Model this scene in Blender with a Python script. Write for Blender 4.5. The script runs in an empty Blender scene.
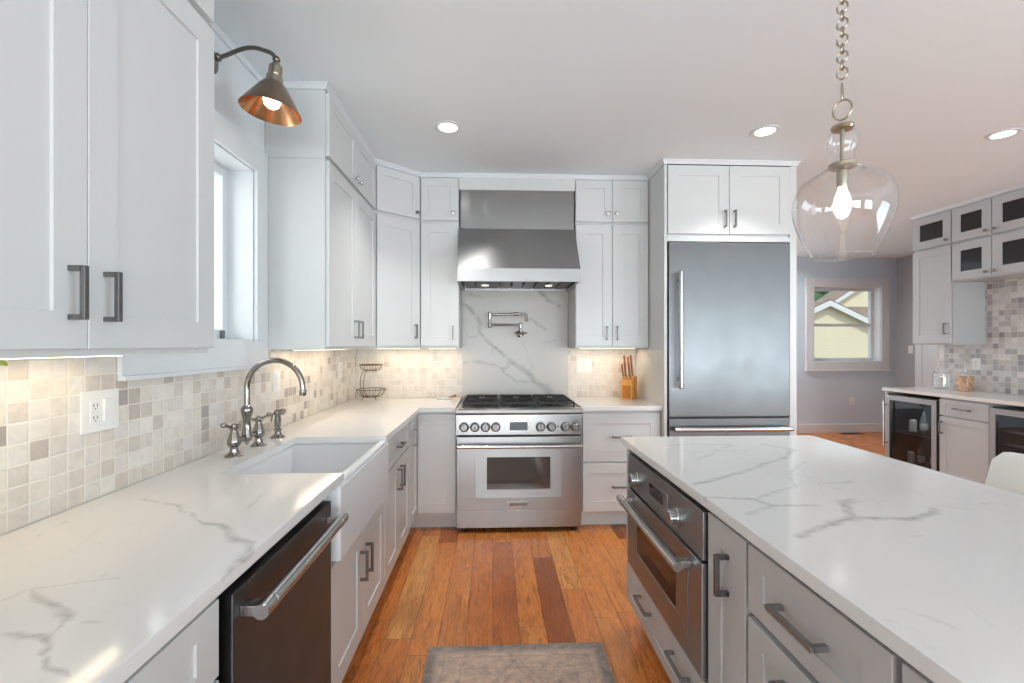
import bpy, bmesh, math, random
from mathutils import Vector, Matrix
random.seed(7)
PI = math.pi
S = bpy.context.scene
COL = S.collection

# ------------------------------------------------------------------ camera, world, daylight, exposure
CAM_H = 1.37
YAW = math.atan((512 - 493) / 455.0)
cam_d = bpy.data.cameras.new('camera')
cam_d.sensor_width = 36.0
cam_d.lens = 36.0 * 455.0 / 1024.0
cam_d.shift_y = 3.5 / 1024.0
cam_d.clip_start = 0.02
cam_o = bpy.data.objects.new('camera', cam_d)
COL.objects.link(cam_o)
cam_o.location = (0, 0, CAM_H)
cam_o.rotation_euler = (PI / 2, 0, -YAW)
S.camera = cam_o

world = bpy.data.worlds.new('world')
S.world = world
world.use_nodes = True
wn = world.node_tree.nodes
wn.clear()
w_out = wn.new('ShaderNodeOutputWorld')
w_bg = wn.new('ShaderNodeBackground')
w_bg.inputs['Color'].default_value = (0.86, 0.93, 1.0, 1)
w_bg.inputs['Strength'].default_value = 1.15
world.node_tree.links.new(w_bg.outputs[0], w_out.inputs[0])


def area_light(name, loc, rot, sx, sy, watts, col, parent=None, shape='RECTANGLE', spread=PI):
    d = bpy.data.lights.new(name, 'AREA')
    d.shape = shape
    d.size = sx
    if shape in ('RECTANGLE', 'ELLIPSE'):
        d.size_y = sy
    d.energy = watts
    d.color = col
    d.spread = spread
    o = bpy.data.objects.new(name, d)
    COL.objects.link(o)
    o.location = loc
    o.rotation_euler = rot
    if parent:
        o.parent = parent
    return o


FILL_DAY = (0.875, 0.95, 1.0)
# fill lamps at added rear windows, tilted up to brighten the ceiling, daylight at
# the window over the sink, and fill at the added garden door and bar window
area_light('fill_rear', (0.1, -5.33, 1.0), (PI / 2 + 0.85, 0, 0), 2.2, 1.8, 195, FILL_DAY)
area_light('fill_rear', (3.3, -5.33, 1.0), (PI / 2 + 0.85, 0, 0), 2.2, 1.8, 175, (0.78, 0.915, 1.0))
area_light('daylight_sink_window', (-1.62, 1.93, 1.85), (0, -PI / 2, 0), 0.9, 0.72, 7, (1.0, 0.985, 0.97))
area_light('fill_garden_door', (3.25, 6.86, 1.0), (-PI / 2 - 0.9, 0, 0), 1.9, 1.7, 12, FILL_DAY)
area_light('fill_bar_window', (4.80, -0.9, 1.25), (0, PI / 2 + 0.75, 0), 1.6, 2.4, 125, (0.72, 0.89, 1.0))

S.view_settings.view_transform = 'Standard'
S.view_settings.look = 'None'
S.view_settings.gamma = 1.0
S.view_settings.use_curve_mapping = False
S.view_settings.exposure = 0.06
S.render.film_transparent = False
try:
    S.cycles.max_bounces = 10
    S.cycles.diffuse_bounces = 6
    S.cycles.glossy_bounces = 5
    S.cycles.transparent_max_bounces = 16
    S.cycles.sample_clamp_indirect = 6.0
    S.cycles.use_denoising = True
    S.cycles.caustics_reflective = False
    S.cycles.caustics_refractive = False
except Exception:
    pass


# ------------------------------------------------------------------ materials
def lin(r, g, b):
    f = lambda v: (v / 255.0) / 12.92 if v / 255.0 <= 0.04045 else ((v / 255.0 + 0.055) / 1.055) ** 2.4
    return (f(r), f(g), f(b), 1.0)


class NT:
    """small helper round a node tree"""

    def __init__(self, name):
        self.m = bpy.data.materials.new(name)
        self.m.use_nodes = True
        self.t = self.m.node_tree
        self.t.nodes.clear()
        self.out = self.n('ShaderNodeOutputMaterial')
        self._oc = None

    def n(self, typ, **kw):
        nd = self.t.nodes.new(typ)
        for k, v in kw.items():
            setattr(nd, k, v)
        return nd

    def l(self, a, b):
        self.t.links.new(a, b)

    def setin(self, nd, i, v):
        if v is None:
            return
        if hasattr(v, 'is_linked'):
            self.l(v, nd.inputs[i])
        else:
            nd.inputs[i].default_value = v

    def oc(self):
        if self._oc is None:
            self._oc = self.n('ShaderNodeTexCoord')
        return self._oc.outputs['Object']

    def math(self, op, a, b=None, c=None, clamp=False):
        nd = self.n('ShaderNodeMath', operation=op)
        nd.use_clamp = clamp
        self.setin(nd, 0, a)
        self.setin(nd, 1, b)
        self.setin(nd, 2, c)
        return nd.outputs[0]

    def vmath(self, op, a, b=None, s=None):
        nd = self.n('ShaderNodeVectorMath', operation=op)
        self.setin(nd, 0, a)
        self.setin(nd, 1, b)
        if s is not None:
            self.setin(nd, 3, s)
        return nd.outputs['Value'] if op in ('DOT_PRODUCT', 'LENGTH', 'DISTANCE') else nd.outputs['Vector']

    def noise(self, vec, scale=5, detail=2, rough=0.5, dist=0.0):
        nd = self.n('ShaderNodeTexNoise')
        self.l(vec, nd.inputs['Vector'])
        nd.inputs['Scale'].default_value = scale
        nd.inputs['Detail'].default_value = detail
        nd.inputs['Roughness'].default_value = rough
        nd.inputs['Distortion'].default_value = dist
        return nd

    def mapping(self, vec, scale=(1, 1, 1), loc=(0, 0, 0), rot=(0, 0, 0)):
        nd = self.n('ShaderNodeMapping')
        self.l(vec, nd.inputs['Vector'])
        nd.inputs['Scale'].default_value = scale
        nd.inputs['Location'].default_value = loc
        nd.inputs['Rotation'].default_value = rot
        return nd.outputs[0]

    def ramp(self, fac, stops, interp='LINEAR'):
        nd = self.n('ShaderNodeValToRGB')
        self.l(fac, nd.inputs[0])
        cr = nd.color_ramp
        cr.interpolation = interp
        while len(cr.elements) < len(stops):
            cr.elements.new(0.5)
        for e, (p, c) in zip(cr.elements, stops):
            e.position = p
            e.color = c
        return nd.outputs[0]

    def mix(self, fac, a, b, blend='MIX'):
        nd = self.n('ShaderNodeMixRGB', blend_type=blend)
        self.setin(nd, 0, fac)
        self.setin(nd, 1, a)
        self.setin(nd, 2, b)
        return nd.outputs[0]

    def maprange(self, v, a, b, c, d, smooth=False):
        nd = self.n('ShaderNodeMapRange')
        nd.clamp = True
        if smooth:
            nd.interpolation_type = 'SMOOTHSTEP'
        self.setin(nd, 0, v)
        for i, x in enumerate((a, b, c, d)):
            nd.inputs[i + 1].default_value = x
        return nd.outputs[0]

    def sep(self, vec):
        nd = self.n('ShaderNodeSeparateXYZ')
        self.l(vec, nd.inputs[0])
        return nd.outputs

    def comb(self, x=0.0, y=0.0, z=0.0):
        nd = self.n('ShaderNodeCombineXYZ')
        for i, v in enumerate((x, y, z)):
            self.setin(nd, i, v)
        return nd.outputs[0]

    def bump(self, h, strength=0.1, dist=0.01, normal=None):
        nd = self.n('ShaderNodeBump')
        nd.inputs['Strength'].default_value = strength
        nd.inputs['Distance'].default_value = dist
        self.l(h, nd.inputs['Height'])
        if normal is not None:
            self.l(normal, nd.inputs['Normal'])
        return nd.outputs[0]

    def bsdf(self, col=(0.8, 0.8, 0.8, 1), rough=0.5, metal=0.0, normal=None, **kw):
        b = self.n('ShaderNodeBsdfPrincipled')
        self.setin(b, 'Base Color', col)
        self.setin(b, 'Roughness', rough)
        self.setin(b, 'Metallic', metal)
        if normal is not None:
            self.l(normal, b.inputs['Normal'])
        for k, v in kw.items():
            self.setin(b, k.replace('_', ' '), v)
        self.l(b.outputs[0], self.out.inputs[0])
        return b


def simple(name, col, rough=0.5, metal=0.0, var=0.03, nscale=8.0, bump=0.0, bscale=60.0, **kw):
    """one colour with a faint procedural mottling"""
    t = NT(name)
    nz = t.noise(t.oc(), nscale, 3)
    c2 = tuple(max(0.0, v * (1 - var)) for v in col[:3]) + (1,)
    c = t.mix(t.maprange(nz.outputs[0], 0.35, 0.65, 0, 1), col, c2)
    nrm = None
    if bump:
        nb = t.noise(t.oc(), bscale, 2)
        nrm = t.bump(nb.outputs[0], bump, 0.003)
    t.bsdf(c, rough, metal, nrm, **kw)
    return t.m


def brushed(name, col, rough, rot, aniso=0.75, wave=0.0, wscale=3.0):
    """brushed steel: ROT 0 brushes it level (reflections smear upright), 0.25 brushes it upright"""
    t = NT(name)
    nz = t.noise(t.oc(), 6.0, 2)
    nrm = None
    if wave:
        wv = t.noise(t.oc(), wscale, 1)
        nrm = t.bump(wv.outputs[0], wave, 0.05)
    c = t.mix(nz.outputs[0], col, tuple(v * 0.95 for v in col[:3]) + (1,))
    r = t.maprange(nz.outputs[0], 0.3, 0.7, rough * 0.93, rough * 1.07)
    b = t.bsdf(c, r, 1.0, nrm)
    tg = t.n('ShaderNodeTangent', direction_type='RADIAL', axis='Z')
    t.l(tg.outputs[0], b.inputs['Tangent'])
    b.inputs['Anisotropic'].default_value = aniso
    b.inputs['Anisotropic Rotation'].default_value = rot
    return t.m


def sheet_steel(name):
    """sheet that bows a little, so what it mirrors breaks into upright bands"""
    t = NT(name)
    wv = t.noise(t.mapping(t.oc(), (4.5, 4.5, 0.12)), 1.0, 2)
    nrm = t.bump(wv.outputs[0], 0.6, 0.06)
    c = t.mix(wv.outputs[0], (0.30, 0.30, 0.30, 1), (0.40, 0.40, 0.40, 1))
    t.bsdf(c, 0.24, 1.0, nrm)
    return t.m


def emission(name, col, strength):
    t = NT(name)
    e = t.n('ShaderNodeEmission')
    e.inputs[0].default_value = col
    e.inputs[1].default_value = strength
    t.l(e.outputs[0], t.out.inputs[0])
    return t.m


def thin_glass(name, tint=(1, 1, 1, 1), ior=1.5, rough=0.02, boost=1.0, wobble=0.0, fmax=1.0):
    t = NT(name)
    nrm = None
    if wobble:
        nz = t.noise(t.oc(), 9.0, 1)
        nrm = t.bump(nz.outputs[0], wobble, 0.02)
    tr = t.n('ShaderNodeBsdfTransparent')
    tr.inputs[0].default_value = tint
    gl = t.n('ShaderNodeBsdfGlossy')
    gl.inputs['Roughness'].default_value = rough
    lw = t.n('ShaderNodeLayerWeight')
    if nrm is not None:
        t.l(nrm, gl.inputs['Normal'])
        t.l(nrm, lw.inputs['Normal'])
    lw.inputs['Blend'].default_value = 0.5
    f0 = ((ior - 1) / (ior + 1)) ** 2
    sch = t.math('MULTIPLY_ADD', t.math('POWER', lw.outputs['Facing'], 5.0), 1 - f0, f0)
    f = t.math('MINIMUM', t.math('MULTIPLY', sch, boost), fmax)
    mx = t.n('ShaderNodeMixShader')
    t.l(f, mx.inputs[0])
    t.l(tr.outputs[0], mx.inputs[1])
    t.l(gl.outputs[0], mx.inputs[2])
    t.l(mx.outputs[0], t.out.inputs[0])
    return t.m


V_ISLAND = [(0.011, 0.9, [(0.66, 1.462, 0.914), (0.79, 1.536, 0.914), (0.918, 1.615, 0.914), (1.049, 1.708, 0.914), (1.221, 1.826, 0.914), (1.304, 1.928, 0.914), (1.24, 2.05, 0.914)]), (0.009, 0.8, [(0.635, 1.339, 0.914), (0.696, 1.33, 0.914), (0.772, 1.316, 0.914), (0.789, 1.265, 0.914), (0.845, 1.263, 0.914), (0.917, 1.25, 0.914)]), (0.008, 0.7, [(0.789, 1.265, 0.914), (0.685, 1.194, 0.914)]), (0.008, 0.6, [(0.768, 1.309, 0.914), (0.881, 1.373, 0.914), (0.977, 1.44, 0.914), (1.076, 1.598, 0.914), (1.221, 1.731, 0.914)]), (0.013, 1, [(0.723, 1.059, 0.914), (0.796, 1.086, 0.914), (0.871, 1.124, 0.914), (0.922, 1.143, 0.914), (0.96, 1.163, 0.914), (0.995, 1.154, 0.914), (1.054, 1.159, 0.914), (1.098, 1.149, 0.914), (1.166, 1.174, 0.914), (1.225, 1.216, 0.914)]), (0.015, 0.9, [(0.96, 1.163, 0.914), (0.975, 1.211, 0.914), (1.004, 1.263, 0.914), (1.064, 1.3, 0.914)]), (0.006, 0.5, [(1.088, 1.457, 0.914), (1.153, 1.462, 0.914), (1.234, 1.495, 0.914)]), (0.01, 0.5, [(0.77, 2.028, 0.914), (0.949, 2.062, 0.914), (1.082, 2.032, 0.914), (0.906, 1.859, 0.914), (0.803, 1.779, 0.914)]), (0.004, 0.35, [(1.07, 1.099, 0.914), (1.031, 1.053, 0.914), (0.987, 1.043, 0.914)]), (0.004, 0.3, [(0.701, 0.756, 0.914), (0.727, 0.732, 0.914), (0.741, 0.7, 0.914)]), (0.003, 0.25, [(0.822, 0.769, 0.914), (0.81, 0.702, 0.914)]), (0.006, 0.3, [(1.261, 1.246, 0.914), (1.318, 1.212, 0.914), (1.454, 1.27, 0.914), (1.485, 1.236, 0.914)])]
V_LEFT = [(0.006, 0.8, [(-1.029, 1.39, 0.914), (-0.964, 1.358, 0.914), (-0.888, 1.328, 0.914), (-0.809, 1.249, 0.914), (-0.73, 1.19, 0.914), (-0.689, 1.177, 0.914)]), (0.011, 1, [(-0.73, 1.19, 0.914), (-0.689, 1.177, 0.914), (-0.622, 1.114, 0.914), (-0.565, 1.067, 0.914), (-0.539, 1.024, 0.914), (-0.529, 0.949, 0.914), (-0.521, 0.922, 0.914)]), (0.005, 0.5, [(-1.082, 1.134, 0.914), (-1.097, 1.205, 0.914), (-1.108, 1.221, 0.914)]), (0.005, 0.6, [(-0.873, 0.844, 0.914), (-0.871, 0.876, 0.914), (-0.864, 0.893, 0.914), (-0.829, 0.874, 0.914)]), (0.008, 1, [(-0.832, 0.874, 0.914), (-0.802, 0.846, 0.914), (-0.737, 0.813, 0.914), (-0.709, 0.788, 0.914)]), (0.004, 0.8, [(-0.709, 0.788, 0.914), (-0.644, 0.767, 0.914)]), (0.004, 0.6, [(-0.864, 0.893, 0.914), (-0.787, 0.908, 0.914), (-0.766, 0.919, 0.914), (-0.772, 0.935, 0.914)]), (0.003, 0.5, [(-0.764, 0.917, 0.914), (-0.733, 0.918, 0.914)]), (0.003, 0.6, [(-0.708, 0.786, 0.914), (-0.698, 0.752, 0.914)]), (0.005, 0.8, [(-0.773, 0.747, 0.914), (-0.744, 0.748, 0.914), (-0.716, 0.745, 0.914), (-0.687, 0.727, 0.914)]), (0.008, 1, [(-0.701, 0.74, 0.914), (-0.686, 0.727, 0.914), (-0.662, 0.704, 0.914)]), (0.005, 0.8, [(-0.662, 0.704, 0.914), (-0.6, 0.666, 0.914), (-0.584, 0.653, 0.914)]), (0.004, 0.5, [(-0.663, 1.243, 0.914), (-0.7, 1.32, 0.914), (-0.688, 1.352, 0.914)]), (0.005, 0.5, [(-0.675, 1.266, 0.914), (-0.691, 1.337, 0.914), (-0.695, 1.457, 0.914)])]
V_SLAB = [(0.01, 1, [(-0.285, 3.97, 1.736), (-0.223, 3.97, 1.708), (-0.153, 3.97, 1.624), (-0.118, 3.97, 1.554), (-0.111, 3.97, 1.484), (-0.041, 3.97, 1.393), (0.058, 3.97, 1.316), (0.142, 3.97, 1.231)]), (0.016, 1, [(0.142, 3.97, 1.231), (0.241, 3.97, 1.175), (0.304, 3.97, 1.118), (0.354, 3.97, 1.055), (0.439, 3.97, 1.012), (0.495, 3.97, 0.962)]), (0.009, 0.8, [(0.142, 3.97, 1.231), (0.142, 3.97, 1.189), (0.086, 3.97, 1.165), (0.002, 3.97, 1.196), (-0.055, 3.97, 1.206), (-0.181, 3.97, 1.225), (-0.25, 3.97, 1.218)]), (0.007, 0.7, [(0.058, 3.97, 1.161), (0.128, 3.97, 1.105), (0.213, 3.97, 1.048), (0.325, 3.97, 1.055)]), (0.006, 0.6, [(-0.111, 3.97, 1.47), (-0.153, 3.97, 1.442), (-0.23, 3.97, 1.442), (-0.25, 3.97, 1.526), (-0.278, 3.97, 1.638)]), (0.01, 0.7, [(0.325, 3.97, 1.597), (0.382, 3.97, 1.555), (0.453, 3.97, 1.513)]), (0.012, 0.9, [(0.41, 3.97, 1.837), (0.481, 3.97, 1.767), (0.58, 3.97, 1.711)]), (0.006, 0.4, [(0.255, 3.97, 1.386), (0.297, 3.97, 1.316), (0.325, 3.97, 1.217), (0.354, 3.97, 1.146)]), (0.006, 0.5, [(0.368, 3.97, 1.389), (0.495, 3.97, 1.4), (0.552, 3.97, 1.403)]), (0.007, 0.6, [(-0.041, 3.97, 1.723), (-0.048, 3.97, 1.765), (-0.153, 3.97, 1.793), (-0.209, 3.97, 1.82)]), (0.006, 0.5, [(-0.041, 3.97, 1.456), (0.002, 3.97, 1.358), (-0.005, 3.97, 1.302)])]



def marble(name, veins, base=(0.725, 0.715, 0.70, 1), vein=(0.42, 0.415, 0.41, 1), rough=0.12, extra=0.35, wide=1.8):
    """white quartz with the drawn veins, warped by noise, and faint random ones between"""
    t = NT(name)
    p0 = t.oc()
    nz = t.noise(p0, 9.0, 4, 0.6)
    off = t.vmath('SCALE', t.vmath('SUBTRACT', nz.outputs['Color'], (0.5, 0.5, 0.5)), s=0.055)
    p = t.vmath('ADD', p0, off)
    wmod = t.maprange(t.noise(p0, 14.0, 3).outputs[0], 0.3, 0.7, 0.45, 1.25)
    total = None
    for w, st, pl in veins:
        for a, b in zip(pl, pl[1:]):
            A, B = Vector(a), Vector(b)
            ba = B - A
            inv = 1.0 / max(ba.dot(ba), 1e-8)
            pa = t.vmath('SUBTRACT', p, tuple(A))
            h = t.math('MULTIPLY', t.vmath('DOT_PRODUCT', pa, tuple(ba)), inv, clamp=True)
            nd = t.n('ShaderNodeVectorMath', operation='SCALE')
            nd.inputs[0].default_value = tuple(ba)
            t.l(h, nd.inputs[3])
            d = t.vmath('DISTANCE', pa, nd.outputs[0])
            v = t.maprange(t.math('DIVIDE', d, wmod), w * 0.15, w * wide, st, 0.0)
            total = v if total is None else t.math('MAXIMUM', total, v)
    # faint background veining
    nw = t.noise(p0, 2.2, 5, 0.65, 0.6)
    faint = t.maprange(t.math('ABSOLUTE', t.math('SUBTRACT', nw.outputs[0], 0.5)), 0.0, 0.016, extra, 0.0)
    mask = t.maprange(t.noise(p0, 1.7, 1).outputs[0], 0.5, 0.7, 0, 1)
    faint = t.math('MULTIPLY', faint, mask)
    total = faint if total is None else t.math('MAXIMUM', total, faint)
    blot = t.noise(p0, 30, 3)
    total = t.math('MULTIPLY', total, t.maprange(blot.outputs[0], 0.3, 0.62, 0.5, 1.0))
    cl = t.noise(p0, 1.6, 3)
    bc = t.mix(t.maprange(cl.outputs[0], 0.35, 0.7, 0, 1), base, tuple(v * 0.955 for v in base[:3]) + (1,))
    c = t.mix(total, bc, vein)
    t.bsdf(c, rough)
    return t.m


def mosaic(name, u_axis, size, stops, grout, var=0.10, rough=0.35):
    """square stone mosaic: u runs along U_AXIS, v is up"""
    t = NT(name)
    xyz = t.sep(t.oc())
    u = t.math('DIVIDE', xyz[u_axis], size)
    v = t.math('DIVIDE', t.math('SUBTRACT', xyz[2], 0.914), size)
    fu, fv = t.math('FLOOR', u), t.math('FLOOR', v)
    cell = t.comb(fu, fv, 0.37)
    wn_ = t.n('ShaderNodeTexWhiteNoise')
    wn_.noise_dimensions = '3D'
    t.l(cell, wn_.inputs['Vector'])
    rnd = wn_.outputs['Value']
    c = t.ramp(rnd, stops, 'CONSTANT')
    # veining inside each tile, shifted per tile
    sh = t.vmath('ADD', t.oc(), t.vmath('SCALE', wn_.outputs['Color'], s=7.0))
    nz = t.noise(sh, 22.0, 4, 0.6, 0.8)
    c = t.mix(t.maprange(nz.outputs[0], 0.35, 0.75, 0, 1), c, tuple([1 - var * 1.6] * 3) + (1,), 'MULTIPLY')
    eu = t.math('SUBTRACT', 0.5, t.math('ABSOLUTE', t.math('SUBTRACT', t.math('FRACT', u), 0.5)))
    ev = t.math('SUBTRACT', 0.5, t.math('ABSOLUTE', t.math('SUBTRACT', t.math('FRACT', v), 0.5)))
    e = t.math('MINIMUM', eu, ev)
    wob = t.noise(t.oc(), 90, 2)
    e = t.math('ADD', e, t.math('MULTIPLY', t.math('SUBTRACT', wob.outputs[0], 0.5), 0.03))
    g = t.maprange(e, 0.022, 0.045, 1.0, 0.0)
    c = t.mix(g, c, grout)
    hgt = t.maprange(e, 0.02, 0.08, 0.0, 1.0)
    nrm = t.bump(hgt, 0.35, 0.003)
    t.bsdf(c, t.maprange(g, 0, 1, rough, 0.8), 0.0, nrm)
    return t.m


def wood_floor(name):
    t = NT(name)
    xyz = t.sep(t.oc())
    W, L = 0.127, 1.15
    u = t.math('DIVIDE', xyz[0], W)
    row = t.math('FLOOR', u)
    wr = t.n('ShaderNodeTexWhiteNoise')
    wr.noise_dimensions = '1D'
    t.l(row, wr.inputs['W'])
    v = t.math('ADD', t.math('DIVIDE', xyz[1], L), t.math('MULTIPLY', wr.outputs['Value'], 7.3))
    brd = t.comb(row, t.math('FLOOR', v), 0.2)
    wb = t.n('ShaderNodeTexWhiteNoise')
    wb.noise_dimensions = '3D'
    t.l(brd, wb.inputs['Vector'])
    rnd = wb.outputs['Value']
    base = t.ramp(rnd, [(0.0, lin(128, 70, 36)), (0.035, lin(176, 100, 50)), (0.07, lin(208, 124, 62)), (0.35, lin(214, 132, 66)),
                        (0.60, lin(220, 138, 70)), (0.85, lin(206, 122, 60)), (0.95, lin(228, 164, 94))])
    shv = t.vmath('ADD', t.oc(), t.vmath('SCALE', wb.outputs['Color'], s=11.0))
    gm = t.mapping(shv, (14, 1.6, 1))
    g1 = t.noise(gm, 1.0, 4, 0.6, 1.6)
    rings = t.math('FRACT', t.math('MULTIPLY', g1.outputs[0], 7.0))
    rings = t.maprange(t.math('ABSOLUTE', t.math('SUBTRACT', rings, 0.5)), 0.0, 0.22, 1, 0)
    fine = t.noise(t.mapping(shv, (160, 5, 1)), 1.0, 3)
    c = t.mix(t.math('MULTIPLY', rings, 0.62), base, lin(110, 56, 28))
    c = t.mix(t.maprange(fine.outputs[0], 0.5, 0.75, 0, 0.35), c, lin(96, 50, 26))
    big = t.noise(t.mapping(shv, (3.5, 1.4, 1)), 1.0, 3)
    c = t.mix(t.maprange(big.outputs[0], 0.52, 0.75, 0, 0.5), c, lin(116, 60, 30))
    knot = t.noise(t.mapping(shv, (9, 3.0, 1)), 1.0, 2, 0.5, 0.5)
    c = t.mix(t.maprange(knot.outputs[0], 0.74, 0.80, 0, 0.85), c, lin(62, 32, 20))
    eu = t.math('MULTIPLY', t.math('SUBTRACT', 0.5, t.math('ABSOLUTE', t.math('SUBTRACT', t.math('FRACT', u), 0.5))), W)
    ev = t.math('MULTIPLY', t.math('SUBTRACT', 0.5, t.math('ABSOLUTE', t.math('SUBTRACT', t.math('FRACT', v), 0.5))), L)
    e = t.math('MINIMUM', eu, ev)
    seam = t.maprange(e, 0.0006, 0.0022, 1, 0)
    c = t.mix(t.math('MULTIPLY', seam, 0.75), c, lin(58, 30, 18))
    hs = t.noise(t.mapping(shv, (10, 2.2, 1)), 1.0, 2)
    hgt = t.math('ADD', t.math('MULTIPLY', hs.outputs[0], 1.0), t.math('MULTIPLY', rings, -0.12))
    hgt = t.math('ADD', hgt, t.maprange(e, 0, 0.004, -0.5, 0))
    nrm = t.bump(hgt, 0.28, 0.006)
    t.bsdf(c, t.maprange(fine.outputs[0], 0.3, 0.7, 0.22, 0.36), 0.0, nrm)
    return t.m


def rug_material(name, hw, hl):
    """faded oriental runner in object space, half width HW and half length HL"""
    t = NT(name)
    xyz = t.sep(t.oc())
    ax, ay = t.math('ABSOLUTE', xyz[0]), t.math('ABSOLUTE', xyz[1])
    d = t.math('MINIMUM', t.math('SUBTRACT', hw, ax), t.math('SUBTRACT', hl, ay))
    n1 = t.noise(t.oc(), 26, 4, 0.7)
    n2 = t.noise(t.oc(), 90, 3, 0.7)
    dw = t.math('ADD', d, t.math('MULTIPLY', t.math('SUBTRACT', n1.outputs[0], 0.5), 0.03))
    field = t.mix(t.maprange(n1.outputs[0], 0.35, 0.65, 0, 1), lin(214, 184, 162), lin(170, 150, 138))
    border = t.mix(t.maprange(n1.outputs[0], 0.35, 0.65, 0, 1), lin(112, 104, 102), lin(170, 154, 144))
    c = t.mix(t.maprange(dw, 0.03, 0.06, 1, 0), field, border)
    # border guard lines
    for p in (0.012, 0.078, 0.15):
        ln = t.maprange(t.math('ABSOLUTE', t.math('SUBTRACT', dw, p)), 0.002, 0.006, 0.22, 0)
        c = t.mix(ln, c, lin(84, 76, 76))
    # medallions repeated along the runner
    my = t.math('SUBTRACT', t.math('ABSOLUTE', t.math('SUBTRACT', t.math('FRACT', t.math('DIVIDE', xyz[1], 0.42)), 0.5)), 0.0)
    dia = t.math('ADD', t.math('MULTIPLY', ax, 1.0), t.math('MULTIPLY', my, 0.30))
    for p in (0.05, 0.10, 0.14):
        ln = t.maprange(t.math('ABSOLUTE', t.math('SUBTRACT', dia, p)), 0.002, 0.008, 0.28, 0)
        c = t.mix(ln, c, lin(96, 86, 84))
    vor = t.n('ShaderNodeTexVoronoi')
    vor.inputs['Scale'].default_value = 17
    t.l(t.oc(), vor.inputs['Vector'])
    c = t.mix(t.maprange(vor.outputs['Distance'], 0.1, 0.35, 0.35, 0), c, lin(112, 100, 98))
    c = t.mix(t.maprange(n2.outputs[0], 0.45, 0.7, 0, 0.55), c, lin(150, 136, 126))
    nrm = t.bump(n2.outputs[0], 0.5, 0.004)
    t.bsdf(c, 0.95, 0.0, nrm)
    return t.m


WHITE = simple('painted_cabinet_white', lin(207, 208, 207), 0.32, 0, 0.02, 3, 0.02, 40)
WALL = simple('wall_paint_pale_grey', lin(226, 231, 234), 0.6, 0, 0.02, 2, 0.03, 120)
WALLF = simple('wall_paint_blue_grey', lin(206, 220, 232), 0.6, 0, 0.02, 2, 0.03, 120)
BARW = simple('bar_cabinet_white_dimmed', lin(184, 188, 190), 0.32, 0, 0.02, 3, 0.02, 40)  # cabinet white darkened, as the bar lies in dimmer light
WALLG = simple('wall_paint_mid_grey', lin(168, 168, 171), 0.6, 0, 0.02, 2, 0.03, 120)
CEIL = simple('ceiling_paint', lin(230, 238, 242), 0.8, 0, 0.015, 1.5, 0.02, 150)
TRIMW = simple('trim_paint_white', lin(220, 223, 225), 0.3, 0, 0.015, 3)
GREYC = simple('painted_cabinet_grey', lin(182, 180, 178), 0.34, 0, 0.03, 3, 0.02, 40)
STEEL_H = brushed('steel_brushed_level', (0.36, 0.36, 0.358, 1), 0.40, 0.25)
STEEL_D = sheet_steel('steel_sheet_bowed')
STEEL_V = brushed('steel_brushed_upright', (0.21, 0.212, 0.214, 1), 0.42, 0.0)
STEEL_S = brushed('steel_brushed_dark', (0.125, 0.128, 0.132, 1), 0.42, 0.25)
STEEL_O = brushed('steel_brushed_oven', (0.34, 0.34, 0.34, 1), 0.34, 0.25)
STEEL_W = brushed('steel_polished_wavy', (0.37, 0.372, 0.375, 1), 0.31, 0.25, 0.4)
STEEL_P = simple('steel_polished_bar', (0.50, 0.50, 0.50, 1), 0.26, 1.0, 0.05, 20)
STEEL_K = simple('steel_knob_dark', (0.27, 0.27, 0.272, 1), 0.32, 1.0, 0.05, 20)
PULLM = simple('brushed_nickel_pull', (0.36, 0.362, 0.365, 1), 0.42, 1.0, 0.06, 40)
NICKEL = simple('polished_nickel', (0.33, 0.305, 0.28, 1), 0.14, 1.0, 0.1, 30)
PEWTER = simple('pewter_pull', (0.23, 0.225, 0.22, 1), 0.33, 1.0, 0.08, 40)
KNOBM = simple('chrome_knob', (0.62, 0.61, 0.6, 1), 0.2, 1.0, 0.05, 30)
BLACK = simple('black_enamel', (0.012, 0.012, 0.013, 1), 0.3, 0, 0.1, 20)
IRON = simple('cast_iron', (0.02, 0.02, 0.021, 1), 0.55, 0, 0.2, 40, 0.1, 200)
DARKGLASS = simple('dark_glass', (0.012, 0.012, 0.014, 1), 0.04, 0, 0.1, 4)
OVENGLASS = simple('oven_glass', (0.16, 0.16, 0.16, 1), 0.08, 0.8, 0.1, 4)
CLEAR = thin_glass('clear_glass', (0.985, 0.99, 0.99, 1), 1.5, 0.02, 1.7, 0.12, 0.6)
PANE = thin_glass('window_pane', (0.96, 0.985, 0.98, 1), 1.45, 0.0)
COOLGLASS = thin_glass('cooler_glass', (0.62, 0.63, 0.64, 1), 1.5, 0.02)
CERAMIC = simple('fireclay_white', lin(228, 229, 230), 0.12, 0, 0.01, 3)
PLASTIC = simple('white_plastic', lin(232, 230, 226), 0.35, 0, 0.01, 5)
SLOT = simple('dark_slot', (0.03, 0.028, 0.026, 1), 0.6)
COPPER = simple('copper_inside', (0.72, 0.36, 0.18, 1), 0.22, 1.0, 0.25, 14, 0.05, 40)
BRONZE = simple('aged_bronze', (0.30, 0.225, 0.165, 1), 0.3, 1.0, 0.2, 16)
BRONZED = simple('dark_pewter_arm', (0.21, 0.19, 0.165, 1), 0.32, 1.0, 0.15, 24)
BRASS = simple('brushed_antique_brass', (0.42, 0.365, 0.29, 1), 0.28, 1.0, 0.1, 24)
WIRE = simple('bronze_wire', (0.20, 0.135, 0.07, 1), 0.4, 0.8, 0.2, 30)
BULB = emission('warm_bulb', (1.0, 0.86, 0.66, 1), 14.0)
BULBP = emission('pendant_bulb_glow', (1.0, 0.91, 0.78, 1), 2.6)
LENS = emission('downlight_lens', (1.0, 0.97, 0.92, 1), 9.0)
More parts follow.
